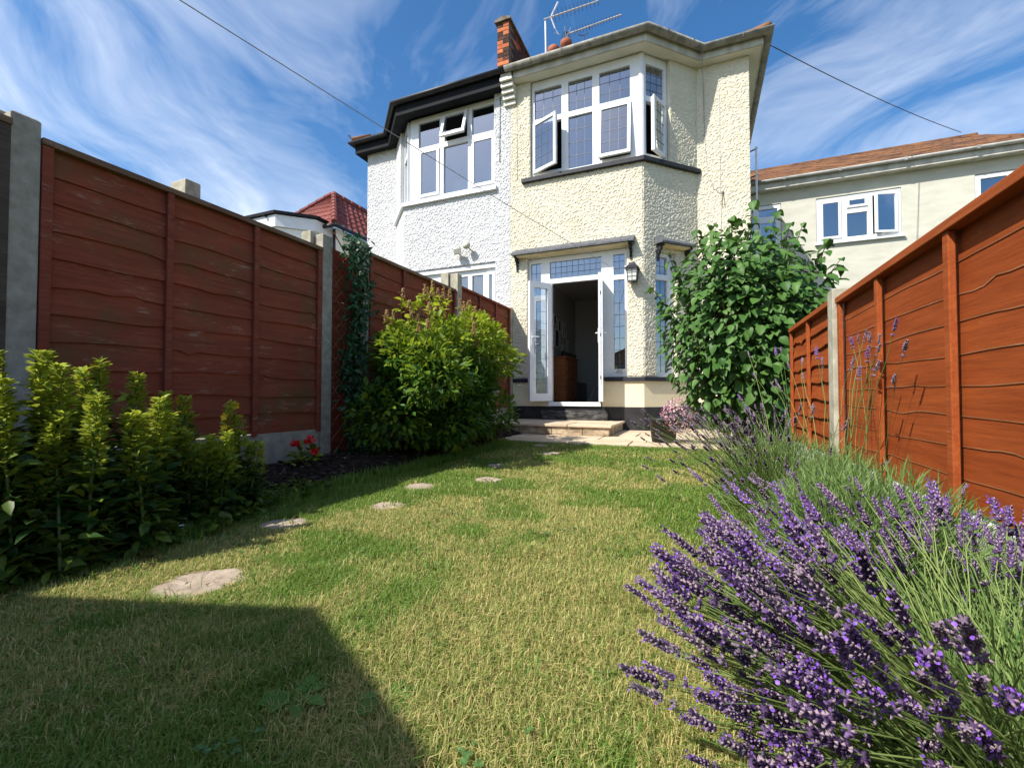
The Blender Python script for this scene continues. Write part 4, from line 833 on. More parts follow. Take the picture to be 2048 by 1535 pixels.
post(RX - .04, RX + .08, 3.33, 3.40, -.05, 1.275, CONCOLD, 'low post end just behind the orange-stained post')
fence_panel(RFr(1.25), 1.83, .285, 1.235, 9, ORBOARD, ORTRIM, 'orange-brown fence panel beside the camera, outside the picture', (0, .61, 1.22, 1.83), 7, tilt=.0025, edgem=OREDGE)

# garden shed behind the camera: it throws the shadow on the lawn
sh = empty('garden_shed', (-2.35, -1.9, 0), 'wooden garden shed behind the camera casting the gable shadow on the lawn', 'shed')
GX, GY, GZ, GE, GW = -2.30, -.72, 2.31, 1.86, .87
m_ = MB()
for k in range(12): z = .05 + k * .15; m_.box(GX - GW + .1, GX + GW - .1, GY - .12, GY - .10, z, z + .145)
m_.face([(GX - GW + .1, GY - .10, GE - .02), (GX + GW - .1, GY - .10, GE - .02), (GX, GY - .10, GZ - .05)]); m_.build('front_wall', SHEDWOOD, sh)
m_ = MB(); m_.box(GX - GW + .1, GX - GW + .12, -3.0, GY - .12, .05, GE); m_.box(GX + GW - .12, GX + GW - .1, -3.0, GY - .12, .05, GE); m_.box(GX - GW + .1, GX + GW - .1, -3.02, -3.0, .05, GE); m_.build('side_walls', SHEDWOOD, sh)
m_ = MB()
for s_ in (-1, 1):
    a, b = (GX, GZ), (GX + s_ * GW, GE); m_.face([(a[0], GY, a[1]), (b[0], GY, b[1]), (b[0], -3.1, b[1]), (a[0], -3.1, a[1])]); m_.face([(a[0], GY, a[1] - .03), (b[0], GY, b[1] - .03), (b[0], -3.1, b[1] - .03), (a[0], -3.1, a[1] - .03)])
    m_.face([(a[0], GY, a[1]), (b[0], GY, b[1]), (b[0], GY, b[1] - .03), (a[0], GY, a[1] - .03)])
m_.build('roof', SLATECAN, sh)

# ------------------------------------------------------------------ plants
def A3(*c): return np.stack(np.broadcast_arrays(*c), axis=-1).astype(float)
# lilac
li = empty('lilac_bush', (.42, 5.5, .06), 'tall bushy lilac with large drooping green leaves in front of the house', 'shrub')
C0 = np.array([.47, 5.5, 1.38])
def crown_pts(n, C, rad, inner=.55, seed=5, sc_=2.2, lump0=.62):
    f1, f2 = lattice(seed), lattice(seed + 1); out_ = []
    while len(out_) < n:
        d = unit(4000); r = RNG.uniform(inner, 1, 4000) ** .6; p = d * r[:, None]
        lump = f1(d[:, 0] * sc_ + 9, d[:, 2] * sc_ + d[:, 1] * 1.7 + 9) ; k = (r < lump0 + (1.12 - lump0) * lump)
        for a, b in zip(p[k], d[k]): out_.append((a, b))
    out_ = out_[:n]; return np.array([o[0] for o in out_]) * rad + C, np.array([o[1] for o in out_])
P, D = crown_pts(5200, C0, np.array([.90, .85, 1.20]), .12, 11, lump0=.78)
k = P[:, 2] > .12; P, D = P[k], D[k]
# narrow the crown towards the foot
f = np.clip((P[:, 2] - .1) / .9, .0, 1); P[:, :2] = C0[:2] + (P[:, :2] - C0[:2]) * (.74 + .26 * f)[:, None]
# leading shoots
st = MB(); SP = []; SD = []
shoots = [(.55, 5.35, 2.72), (.33, 5.3, 2.55), (.78, 5.5, 2.62), (1.0, 5.35, 2.42), (1.2, 5.25, 2.2), (1.28, 5.2, 1.98), (-.02, 5.25, 2.45), (.15, 5.6, 2.6), (-.3, 5.2, 2.2), (-.48, 5.15, 1.85), (.95, 5.7, 2.55)]
for s_ in shoots:
    a = Vector((.42 + random.uniform(-.1, .1), 5.5, .06)); b = Vector(s_); mid = a.lerp(b, .55) + Vector((0, 0, .15)); st.tube([a, a.lerp(mid, .5), mid, mid.lerp(b, .5) + Vector((0, 0, .03)), b], [.018, .014, .01, .007, .003], 5)
    for t in np.linspace(.45, 1, 13):
        p = mid.lerp(b, (t - .4) / .6) if t > .4 else a
        for q in (0, 1): ang = t * 20 + q * math.pi; SP.append(tuple(p)); SD.append((math.cos(ang), math.sin(ang), .35 - (1 - t)))
for k_ in range(26):
    t = random.uniform(0, 6.28); rr = random.uniform(.3, .8); a = Vector((.42 + random.uniform(-.12, .12), 5.5 + random.uniform(-.1, .1), .06)); b = Vector((.47 + rr * math.cos(t), 5.5 + rr * .85 * math.sin(t), random.uniform(.8, 2.2)))
    st.tube([a, a.lerp(b, .5) + Vector((0, 0, .1)), b], [.014, .009, .004], 5)
st.build('branches', BARKST, li)
P = np.concatenate([P, np.array(SP)]); D = np.concatenate([D, np.array(SD)]); n = len(P)
D = norm(D); al = D * [.75, .75, .3] + np.array([0, 0, -.42]) + unit(n) * .42; up = D * .55 + np.array([-.15, -.25, .75]) + unit(n) * .3
S = RNG.uniform(.05, .125, n); Rm = frames(al, up)
depth = np.linalg.norm(P - np.array(CAM), axis=1) - .9 * (D @ np.array([0, -1, 0.1])) * 0 ; score = depth + 0.0 * S - S * 4
order = np.argsort(score); big, rest = order[:300], order[300:]
lm = []
for j in range(3):
    v, f = [T_HEART, leaf_t([.05, .33, .38, .25, .02], .42, .30), leaf_t([.06, .37, .39, .26, .02], .18, .12)][j]
    me = bpy.data.meshes.new('lilac_leaf'); me.from_pydata(v.tolist(), [], f.tolist()); me.materials.append(LILAC); me.polygons.foreach_set('use_smooth', [True] * len(me.polygons)); lm.append(me)
lo = off(li)
def leaf_objects(name, meshes, idx, P, Rm, S, parent):
    o_ = off(parent)
    for j, i in enumerate(idx):
        o = bpy.data.objects.new(name, meshes[j % len(meshes)]); col.objects.link(o); o.parent = parent
        M4 = Matrix(Rm[i].tolist()).to_4x4(); M4.translation = Vector(P[i]) - o_
        o.matrix_local = M4 @ Matrix.Scale(float(S[i]), 4)
leaf_objects('leaf', lm, big, P, Rm, S, li)
V, F = inst(T_HEART, Rm[rest], P[rest], S[rest]); np_mesh('leaves', V, F, LILACS, np.repeat(RNG.random(len(rest)), len(T_HEART[0])), li, 'stuff', True)

# golden-green shrub
spi = empty('golden_shrub', (-2.5, 4.2, .1), 'dense golden-green shrub with bronze flower tips against the left fence', 'shrub')
C1 = np.array([-2.52, 4.10, .84])
PB, DB = [], []
blobs = [(0, 0, 0, .62, .95, .70, 3600)] + [(RNG.uniform(-.35, .5), RNG.uniform(-.85, .85), RNG.uniform(-.3, .45), *RNG.uniform(.22, .38, 3), 520) for _ in range(15)] + [(RNG.uniform(-.1, .35), -.8 + 1.6 * q / 6, -.50 + RNG.uniform(-.05, .12), .40, .38, .32, 600) for q in range(7)]
for (bx_, by_, bz_, r0, r1, r2, nb2) in blobs:
    p_, d_ = crown_pts(nb2, C1 + np.array([bx_, by_, bz_ * (1 - .35 * abs(by_))]), np.array([r0, r1, r2]), .4, 21 + int(abs(bx_) * 100), sc_=3., lump0=.6); PB.append(p_); DB.append(d_)
P, D = np.concatenate(PB), np.concatenate(DB)
k = P[:, 2] > .12; P, D = P[k], D[k]; P[:, 0] = np.maximum(P[:, 0], -3.02); n = len(P)
# upright shoots on top with bronze panicles
SP, SD, tips = [], [], []; st = MB()
for k_ in range(46):
    t = RNG.uniform(0, 6.28); r = math.sqrt(RNG.uniform(0, .92)); q = C1 + np.array([.64 * r * math.cos(t), 1.06 * r * math.sin(t), .74 * math.sqrt(max(0, 1 - r * r))]); hgt = RNG.uniform(.02, .20) * (1.2 - r)
    if q[0] < -3.0: q[0] = -3.0
    b = q + np.array([RNG.uniform(-.06, .10), RNG.uniform(-.10, .10), hgt + .04]); tips.append(b); st.tube([tuple(q - [0, 0, .1]), tuple(b)], [.003, .0015], 4)
    for s_ in np.linspace(0, .9, 9): a_ = s_ * 18; SP.append(q + (b - q) * s_); SD.append((math.cos(a_), math.sin(a_), .5))
P = np.concatenate([P, np.array(SP)]); D = np.concatenate([D, norm(np.array(SD))]); n = len(P)
al = D * .8 + unit(n) * .65 + np.array([.1, -.1, .25]); up = np.array([0, 0, .8]) + D * .3 + unit(n) * .5
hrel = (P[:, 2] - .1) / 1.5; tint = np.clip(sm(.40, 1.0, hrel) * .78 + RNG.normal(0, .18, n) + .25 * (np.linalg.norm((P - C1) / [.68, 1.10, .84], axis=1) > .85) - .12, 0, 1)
S = RNG.uniform(.045, .095, n)
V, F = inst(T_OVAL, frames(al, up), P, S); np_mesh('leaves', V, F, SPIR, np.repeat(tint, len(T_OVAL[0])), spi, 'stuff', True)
for k_ in range(22):
    a = Vector((-2.55 + random.uniform(-.25, .25), 4.3 + random.uniform(-.4, .4), .08)); b = Vector((-2.46 + random.uniform(-.5, .5), 4.32 + random.uniform(-.8, .8), random.uniform(.7, 1.4))); st.tube([a, a.lerp(b, .5), b], [.011, .008, .003], 5)
st.build('stems', BRSTEM, spi)
T_BUD = tmpl([(-.5, 0, 0), (.5, 0, 0), (0, 0, .8), (0, 1, .3)], [(0, 1, 3), (1, 2, 3), (2, 0, 3), (0, 2, 1)])
pt = MB(); 
for j, b in enumerate(tips):
    m = 90; h = RNG.uniform(.08, .15); s_ = RNG.uniform(0, 1, m); rad = .022 * (1 - s_ * .85); a_ = RNG.uniform(0, 6.28, m)
    PP = np.stack([b[0] + rad * np.cos(a_), b[1] + rad * np.sin(a_), b[2] - .03 + s_ * h], 1); V, F = inst(T_BUD, frames(unit(m) * .6 + np.stack([np.cos(a_), np.sin(a_), np.full(m, .6)], 1), unit(m)), PP, RNG.uniform(.009, .016, m))
    np_mesh('flower_panicle', V, F, PANIC, np.repeat(RNG.random(m), 4), spi)
for (x, y, z) in ((-2.35, 3.62, 1.02), (-2.28, 3.72, .86), (-2.0, 4.35, 1.0), (-1.86, 4.7, .75), (-1.98, 4.35, .68), (-2.25, 4.9, 1.35)):
    m = 40; s_ = RNG.uniform(0, 1, m); a_ = RNG.uniform(0, 6.28, m); rad = .022 * (1 - s_ * .8); PP = np.stack([x + s_ * .07, y - .1 + rad * np.cos(a_), z + .25 * 0 + rad * np.sin(a_) + s_ * .02], 1)
    V, F = inst(T_BUD, frames(unit(m), unit(m)), PP, RNG.uniform(.008, .014, m)); np_mesh('pale_blossom', V, F, PALEFL, None, spi)

# yellow loosestrife
def loosestrife(x, y, h, base, fl, label, seed, dens=1.0):
    rs = np.random.default_rng(seed); root = empty('loosestrife_plant', (x, y, base), label, 'plant', 'yellow loosestrife along the left fence')
    lean = rs.normal(0, .07, 2); m_ = MB(); m_.tube([(x, y, base), (x + lean[0] * .4, y + lean[1] * .4, base + h * .5), (x + lean[0], y + lean[1], base + h)], [.006, .005, .002], 5); m_.build('stem', GRSTEM, root)
    PP, AA, SS, TT = [], [], [], []; nwh = int(h / .0125 * dens)
    for i in range(nwh):
        t = (i + .5) / nwh; t = t ** .9; size = (.066 * (1 - t) ** .7 + .022) * rs.uniform(.8, 1.15); a0 = rs.uniform(0, 6.28)
        for q in range(4 if t < .85 else 5):
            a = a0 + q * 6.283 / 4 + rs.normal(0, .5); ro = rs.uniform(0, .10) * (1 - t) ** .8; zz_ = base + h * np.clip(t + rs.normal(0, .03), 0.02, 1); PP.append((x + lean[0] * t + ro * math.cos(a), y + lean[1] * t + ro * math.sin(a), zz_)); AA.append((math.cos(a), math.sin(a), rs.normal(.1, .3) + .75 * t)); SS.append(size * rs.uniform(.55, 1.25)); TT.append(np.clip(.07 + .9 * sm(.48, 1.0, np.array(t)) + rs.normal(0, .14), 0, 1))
        if t > .55:
            for q in range(9): a = rs.uniform(0, 6.28); r_ = .030 * (1.35 - t); PP.append((x + lean[0] * t + r_ * math.cos(a), y + lean[1] * t + r_ * math.sin(a), base + h * t + rs.uniform(-.01, .01))); AA.append((math.cos(a), math.sin(a), .9)); SS.append(rs.uniform(.020, .036)); TT.append(np.clip(.75 + rs.normal(0, .15), 0, 1))
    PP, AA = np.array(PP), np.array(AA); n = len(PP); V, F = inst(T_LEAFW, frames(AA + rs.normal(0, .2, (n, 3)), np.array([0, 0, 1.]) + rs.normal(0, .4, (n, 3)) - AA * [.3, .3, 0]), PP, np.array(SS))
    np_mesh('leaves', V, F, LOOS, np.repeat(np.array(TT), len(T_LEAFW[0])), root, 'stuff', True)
    if fl:
        for j in range(fl):
            z = base + h * (1 - .10 * j) - .02; a0 = rs.uniform(0, 6.28); c = np.array([x + lean[0] + rs.normal(0, .022), y + lean[1] + rs.normal(0, .022), z]); fa = np.array([.3, -.9, .4]) + rs.normal(0, .4, 3)
            Q = frames(fa[None], np.array([[0, 0, 1.]]))[0]; m = 5; an = a0 + np.arange(m) * 6.283 / 5; A_ = np.stack([np.cos(an), np.full(m, .35), np.sin(an)], 1) @ Q.T
            V, F = inst(leaf_t([.08, .3, .34, .05], .1, .1), frames(A_, np.repeat(fa[None], m, 0)), np.repeat(c[None], m, 0), np.full(m, .024)); np_mesh('flower', V, F, YELFL, None, root)
LS = [(-2.55, .87, .733, 0), (-2.60, .97, .822, 0), (-2.50, 1.007, .835, 0), (-2.70, 1.115, .851, 1), (-2.45, 1.061, .786, 0), (-2.75, 1.286, .817, 1), (-2.50, 1.177, .769, 0), (-2.60, 1.313, .768, 0), (-2.45, 1.313, .643, 0), (-2.60, 1.478, .67, 0), (-2.70, 1.651, .651, 2), (-2.60, 1.774, .619, 3), (-2.60, 1.919, .53, 2), (-2.52, 1.907, .36, 2), (-2.40, .867, .717, 0), (-2.35, 1.06, .66, 0), (-2.3, .96, .62, 0), (-2.3, 1.257, .569, 0)]
for i in range(54): y = RNG.uniform(.60, 1.75); LS.append((RNG.uniform(-2.62, -2.2 - .1 * max(0, y - 1.3)), y, RNG.uniform(.34, .60) - .14 * max(0, y - 1.1), 0))
dl = {3: 'tall loosestrife spire with orange buds at the left concrete post', 5: 'loosestrife spire with yellow bud in front of the red panel', 10: 'loosestrife stem with small yellow flowers near the second batten', 11: 'slender loosestrife spike with yellow flowers on top, standing right of the clump', 12: 'short loosestrife stem with yellow flowers above the gravel board', 13: 'lowest loosestrife with yellow flowers beside the gravel board'}
for i, (x, y, z, fl) in enumerate(LS):
    if i < 18: q = (x + .23) / x; x, y, z = x * q, y * q, .66 + (z - .66) * q
    b = hbed(x, y) - .01; loosestrife(x, y, z - b, b, fl, dl.get(i, 'leafy yellow-green loosestrife spire in the clump along the left fence'), 300 + i, .55 if i in (11, 12, 13) else 1.0)

# ivy on trellis
iv = empty('ivy_trellis', (-3.08, 3.31, .05), 'narrow trellis covered in dark glossy ivy between two concrete posts', 'trellis')
for s_ in (1, -1):
    for k_ in range(15):
        z0 = .1 + k_ * .14; m_ = MB(); a, b = (-3.075, 3.135, z0), (-3.075, 3.495, z0 + .36); a, b = (a, b) if s_ > 0 else ((a[0] + .012, a[1], b[2]), (b[0] + .012, b[1], a[2]))
        if max(a[2], b[2]) < 2.2: m_.tube([a, b], .007, 4); m_.build('slat', REDTRIM, iv)
m_ = MB(); m_.box(-3.12, -3.09, 3.128, 3.16, .05, 2.02); m_.build('upright', REDTRIM, iv)
fence_panel(LFr(3.127), .372, .06, 2.02, 12, REDBOARD, REDTRIM, 'narrow board strip added behind the ivy trellis as a dark backing', (), 8, cap=False)  # infill panel added so the gap behind the trellis reads dark
n = 1500; P = A3(RNG.normal(-2.99, .04, n), np.clip(RNG.normal(3.36, .075, n), 3.17, 3.56), RNG.uniform(.08, 2.16, n)); P[:, 1] += .03 * np.sin(P[:, 2] * 5)
al = unit(n) * .8 + np.array([.5, -.2, -.25]); up = unit(n) * .5 + np.array([.7, -.4, .5]); S = RNG.uniform(.04, .075, n); Rm = frames(al, up)
v, f = T_OVAL; me = bpy.data.meshes.new('ivy_leaf'); me.from_pydata(v.tolist(), [], f.tolist()); me.materials.append(IVY); me.polygons.foreach_set('use_smooth', [True] * len(me.polygons))
order = np.argsort(-P[:, 0] - S); leaf_objects('leaf', [me], order[:300], P, Rm, S, iv)
IVYS = leafmat('dark_ivy_leaf_inner', (.010, .04, .016), (.04, .11, .04), .1, .4, True, .25); r_ = order[300:]
V, F = inst(T_OVAL, Rm[r_], P[r_], S[r_]); np_mesh('leaves', V, F, IVYS, np.repeat(RNG.random(len(r_)), len(v)), iv, 'stuff', True)

# lavender
def spike_mesh(seed, faded=False, bright=.3):
    rs = np.random.default_rng(seed); V_, F_, MI = [], [], []; nv = 0
    Tb = tmpl([(-.5, 0, -.3), (.5, 0, -.3), (0, 0, .55), (-.42, .62, -.25), (.42, .62, -.25), (0, .62, .5), (0, 1, 0)], [(0, 1, 4, 3), (1, 2, 5, 4), (2, 0, 3, 5)]); Tt = tmpl([(-.36, .6, -.2), (.36, .6, -.2), (0, .6, .45), (0, 1.05, 0)], [(0, 1, 3), (1, 2, 3), (2, 0, 3)]); Tp = leaf_t([.1, .42, .5, .2], .3, .1)
    wh = 7; zs_ = list(np.linspace(.0, .86, wh)); zs_[0] = -.22
    for i, z in enumerate(zs_):
        m = 9 if 0 < i < wh - 1 else 6; a = rs.uniform(0, 6.28) + np.arange(m) * 6.283 / m + rs.normal(0, .15, m); el = .55 + .5 * z
        A_ = np.stack([np.cos(a), np.sin(a), np.full(m, el)], 1); PP = np.stack([.03 * np.cos(a), .03 * np.sin(a), z + rs.normal(0, .02, m)], 1)
        S_ = np.stack([np.full(m, .105), rs.uniform(.15, .21, m) * (1.1 - .35 * z), np.full(m, .105)], 1); Rm_ = frames(A_, np.array([0, 0, 1.]) + rs.normal(0, .1, (m, 3)))
        for T_, mi_, sel in ((Tb, 0, np.arange(m)), (Tt, 1, np.where(rs.random(m) < .5)[0]), (Tp, 2, np.where(rs.random(m) < bright)[0])):
            if len(sel) == 0: continue
            if mi_ == 2: S2_ = np.full((len(sel), 3), .085); P2 = PP[sel] + norm(A_[sel]) * .15; R2_ = frames(A_[sel] + rs.normal(0, .5, (len(sel), 3)), rs.normal(size=(len(sel), 3)))
            else: S2_, P2, R2_ = S_[sel], PP[sel], Rm_[sel]
            v, f = inst(T_, R2_, P2, S2_); V_.append(v); F_.append(f + nv); MI += [mi_] * len(f); nv += len(v)
    v = np.concatenate(V_); v[:, :2] *= 1.0
    o = np_mesh('flower_spike', v, np.concatenate(F_), [FADED if faded else CALYX, CALTIP, VIOLET], mi=MI, local=True, smooth=False); me = o.data; bpy.data.objects.remove(o); return me
SPK = [spike_mesh(s_, False, b_) for s_, b_ in ((1, .08), (2, .15), (3, .3), (4, .05), (5, .55))]; SPKF = [spike_mesh(s_, True, .05) for s_ in (6, 7, 8)]
def tube_np(paths, r, n=4):
    """thin stems: paths (N,K,3)"""
    Np, K, _ = paths.shape; t = np.gradient(paths, axis=1); t = norm(t); ref = np.array([.3, .2, 1.]); a = norm(np.cross(t, ref)); b = np.cross(t, a); an = np.arange(n) * 6.283 / n
    rr = np.linspace(1, .6, K)[None, :, None, None] * (np.asarray(r).reshape(-1, 1, 1, 1) if np.ndim(r) else r)
    V = paths[:, :, None, :] + rr * (a[:, :, None, :] * np.cos(an)[:, None] + b[:, :, None, :] * np.sin(an)[:, None])
    idx = np.arange(Np * K * n).reshape(Np, K, n); A = idx[:, :-1]; B = idx[:, 1:]; A1 = np.roll(A, -1, 2); B1 = np.roll(B, -1, 2)
    F = np.concatenate([np.stack([A, A1, B1], -1).reshape(-1, 3), np.stack([A, B1, B], -1).reshape(-1, 3)]); return V.reshape(-1, 3), F
def lavender(root_xy, nst, heads, label, seed, meshes, size=(.05, .085), fol=(3000, .38, .30), base=.02, scat=.14, bare=0):
    """heads(rs,n) gives head points; stems arch from the crown out to them"""
    rs = np.random.default_rng(seed); x, y = root_xy; root = empty('lavender_bush', (x, y, base), label, 'lavender', 'lavender along the right fence')
    Hd = heads(rs, nst); n = len(Hd); a = rs.uniform(0, 6.28, n); B = np.stack([x + scat * rs.random(n) * np.cos(a) + .25 * (Hd[:, 0] - x), y + scat * rs.random(n) * np.sin(a) + .25 * (Hd[:, 1] - y), np.full(n, base + .03)], 1)
    ctrl = B * .45 + Hd * .55; ctrl[:, 2] = B[:, 2] + (Hd[:, 2] - B[:, 2]) * .78; t = np.linspace(0, 1, 6)[None, :, None]
    path = (1 - t) ** 2 * B[:, None] + 2 * t * (1 - t) * ctrl[:, None] + t ** 2 * Hd[:, None]; path[:, 1:5] += rs.normal(0, .006, (n, 4, 3))
    ap = path
    if bare:
        kk_ = rs.integers(0, n, bare); ap = np.concatenate([path, path[kk_] * .93 + .07 * np.array([x, y, base]) + rs.normal(0, .022, (bare, 1, 3)) * np.linspace(0, 1.6, 6)[None, :, None]])
    V, F = tube_np(ap, rs.uniform(.0012, .0020, len(ap)), 4); np_mesh('stems', V, F, LAVS, np.repeat(rs.random(len(ap)), 24), root, 'stuff')
    dirs = norm(path[:, -1] - path[:, -2]) ; dirs[:, 2] += .25; dirs = norm(dirs)
    o_ = off(root); Rm_ = np.stack([*np.moveaxis(frames(dirs, rs.normal(size=(n, 3))), -1, 0)], -1)
    near = np.argsort(np.linalg.norm(Hd - np.array(CAM), axis=1)); JV, JF, JM, nj = [], [], [], 0
    for c_, i in enumerate(near):
        s_ = rs.uniform(*size); me = meshes[rs.integers(len(meshes))]; X, Y, Z = Vector(Rm_[i][:, 0]), Vector(Rm_[i][:, 2]), Vector(Rm_[i][:, 1]); M3 = Matrix((X, Y, Z)).transposed()
        wd = max(s_ * rs.uniform(.66, .86), .030); M4 = M3.to_4x4(); M4.translation = Vector(Hd[i]) - o_; M4 = M4 @ Matrix.Diagonal((wd, wd, s_, 1))
        if c_ < 300: o = bpy.data.objects.new('flower_spike', me); col.objects.link(o); o.parent = root; o.matrix_local = M4; continue
        co = np.zeros(len(me.vertices) * 3, dtype=np.float32); me.vertices.foreach_get('co', co); A4 = np.array(M4); co = co.reshape(-1, 3) @ A4[:3, :3].T + A4[:3, 3]
        fi = np.zeros(len(me.loops), dtype=np.int32); me.loops.foreach_get('vertex_index', fi); mm = np.zeros(len(me.polygons), dtype=np.int32); me.polygons.foreach_get('material_index', mm)
        JV.append(co); JF.append(fi.reshape(-1, 3) + nj); JM.append(mm); nj += len(co)
    if JV: np_mesh('flower_spikes', np.concatenate(JV), np.concatenate(JF), list(meshes[0].materials), None, root, 'stuff', local=True, mi=np.concatenate(JM))
    nf, fh_, fr_ = fol; d = unit(nf); d[:, 2] = np.abs(d[:, 2]); r = rs.random(nf) ** .45; Pn = np.array([x, y, base]) + d * r[:, None] * np.array([fr_, fr_ * 1.25, fh_])
    al = d * .9 + rs.normal(0, .45, (nf, 3)) + np.array([0, 0, .55]); V, F = inst(T_NEEDLE, frames(al, rs.normal(size=(nf, 3))), Pn, np.stack([rs.uniform(.018, .034, nf), rs.uniform(.03, .075, nf), np.full(nf, .05)], 1)); np_mesh('foliage', V, F, LAVL, np.repeat(rs.random(nf), 5), root, 'stuff')
    return root
def near_heads(rs, n):
    out_ = []
    while len(out_) < n:
        q = rs.random()
        if q < .33: az = rs.uniform(R(165), R(238)); el = rs.uniform(R(12), R(42)); L = rs.uniform(.42, .62)
        elif q < .5: az = rs.uniform(R(5), R(85)); el = rs.uniform(R(35), R(62)); L = rs.uniform(.34, .48)
        else: az = rs.normal(R(150), R(52)); el = rs.uniform(R(16), R(50)); L = rs.uniform(.38, .60)
        p = np.array([.49 + L * math.cos(el) * math.cos(az), .95 + L * math.cos(el) * math.sin(az), .04 + L * math.sin(el)]); dd = math.hypot(p[0], p[1])
        if p[0] < .74 and dd > .44 and p[2] < .43 - .10 * max(0, p[0] - .3) and not (p[1] < .6 and p[0] > .26): out_.append(p)
    return np.array(out_)
lavender((.49, .95), 470, near_heads, 'large near lavender bush with deep purple flower spikes in the foreground', 41, SPK * 3 + SPKF, (.038, .074), (6500, .24, .38), bare=420)
def mid_heads(rs, n):
    p = np.stack([rs.normal(.30, .22, n), rs.uniform(1.4, 2.3, n), rs.uniform(.22, .36, n)], 1); p[:, 0] = np.clip(p[:, 0], -.12, .74); return p
lavender((.48, 1.75), 55, mid_heads, 'middle lavender bush with long green leaves and few purple spikes', 42, SPK + SPKF * 2, (.035, .06), (12000, .42, .36))
def far_heads(rs, n):
    p = np.stack([rs.normal(.16, .20, n), rs.uniform(2.0, 3.7, n), rs.uniform(.28, .58, n)], 1); p[:, 0] = np.clip(p[:, 0], -.25, .72); return p
lavender((.42, 2.9), 230, far_heads, 'far lavender bush with faded grey-mauve flower spikes near the lilac', 43, SPKF, (.035, .055), (9000, .42, .36))
def tall_heads(rs, n):
    base_ = [(.70, 2.68, .90), (.70, 2.44, .885), (.70, 2.34, .87), (.70, 2.085, .815), (.69, 2.17, .70), (.68, 2.61, .80), (.66, 2.45, .74), (.62, 2.9, .82), (.55, 3.0, .75), (.6, 3.3, .86), (.45, 3.2, .72), (.35, 3.4, .78), (.5, 3.6, .95), (.25, 3.1, .62)]; b_ = np.array(base_); b2 = b_ + rs.normal(0, 1, b_.shape) * [.05, .22, .07]; b2[:, 0] = np.minimum(b2[:, 0], .73); return np.concatenate([b_, b2])
lavender((.60, 2.55), 14, tall_heads, 'tall thin lavender stems with pale heads in front of the orange fence', 44, SPKF + [SPK[4]], (.045, .06), (3500, .40, .20))

# red geranium, small mauve plant, potted pink plant, weeds
def small_plant(name, c, nleaf, rad, h, T_, leafsize, mat, label, cat='plant', stem=True):
    root = empty(name, c, label, cat); n = nleaf; d = unit(n); d[:, 2] = np.abs(d[:, 2]); r = RNG.random(n) ** .5; P = np.array(c) + d * r[:, None] * [rad, rad, h]
    V, F = inst(T_, frames(d * [1, 1, .4] + unit(n) * .4, np.array([0, 0, 1.]) + unit(n) * .4), P, RNG.uniform(.7, 1.2, n) * leafsize); np_mesh('leaves', V, F, mat, np.repeat(RNG.random(n), len(T_[0])), root, 'stuff', True)
    if stem:
        m_ = MB()
        for k in range(6): q = c + Vector(unit(1)[0]) * rad * .6; m_.tube([tuple(c), (q.x, q.y, c[2] + h * .7)], .003, 4)
        m_.build('stems', GRSTEM, root)
    return root
def hb(x, y): return hbed(x, y)
T_ROUND = leaf_t([.12, .42, .5, .35, .1], .1, .15)
g_ = Vector((-2.83, 2.62, hb(-2.83, 2.62))); ge = small_plant('geranium', g_, 60, .12, .15, T_ROUND, .05, LOOS, 'small geranium with bright red flowers in the dark bed')
for (dx, dy, dz, rr) in ((.05, .0, .175, .04), (-.06, -.03, .145, .03), (.12, -.02, .10, .018)):
    m = 26; P = np.array(g_) + np.array([dx, dy, dz]) + unit(m) * rr * .7; V, F = inst(T_ROUND, frames(unit(m), unit(m) * .5 + np.array([.2, -.7, .4])), P, RNG.uniform(.022, .032, m)); np_mesh('flower_head', V, F, REDFL, None, ge)
g_ = Vector((-2.72, 3.36, hb(-2.72, 3.36))); mv = small_plant('creeping_plant', g_, 160, .13, .16, T_OVAL, .035, WEED, 'low green creeping plant with mauve flowers at the foot of the ivy post')
m = 40; P = np.array(g_) + unit(m) * [.13, .1, .03] + [-.06, .02, .14]; V, F = inst(T_ROUND, frames(unit(m), unit(m)), P, RNG.uniform(.01, .018, m)); np_mesh('flowers', V, F, MAUVE, None, mv, 'stuff')
pot = empty('plant_pot', (-.40, 5.72, .1), 'round dark plastic tub on the patio beside the lilac', 'pot')
m_ = MB(); m_.lathe((-.40, 5.72, .102), [(.0, .0), (.135, .0), (.165, .25), (.178, .252), (.178, .285), (.16, .285), (.155, .24), (0, .24)], 28); m_.build('tub', BLACKPL, pot, True)
m_ = MB(); m_.lathe((-.40, 5.72, .102), [(0, .245), (.154, .245)], 20); m_.build('soil', SOIL, pot)
pk = small_plant('pink_flowering_plant', Vector((-.22, 5.66, .34)), 260, .22, .22, T_OVAL, .03, WEED, 'bushy plant with many tiny pink flowers growing in the tub', 'plant')
m = 700; d = unit(m); P = np.array([-.22, 5.64, .42]) + d * RNG.uniform(.8, 1.05, (m, 1)) * [.21, .19, .21]; V, F = inst(T_ROUND, frames(unit(m), d + unit(m) * .4), P, RNG.uniform(.014, .026, m)); np_mesh('flowers', V, F, PINKFL, np.repeat(RNG.random(m), len(T_ROUND[0])), pk, 'stuff')
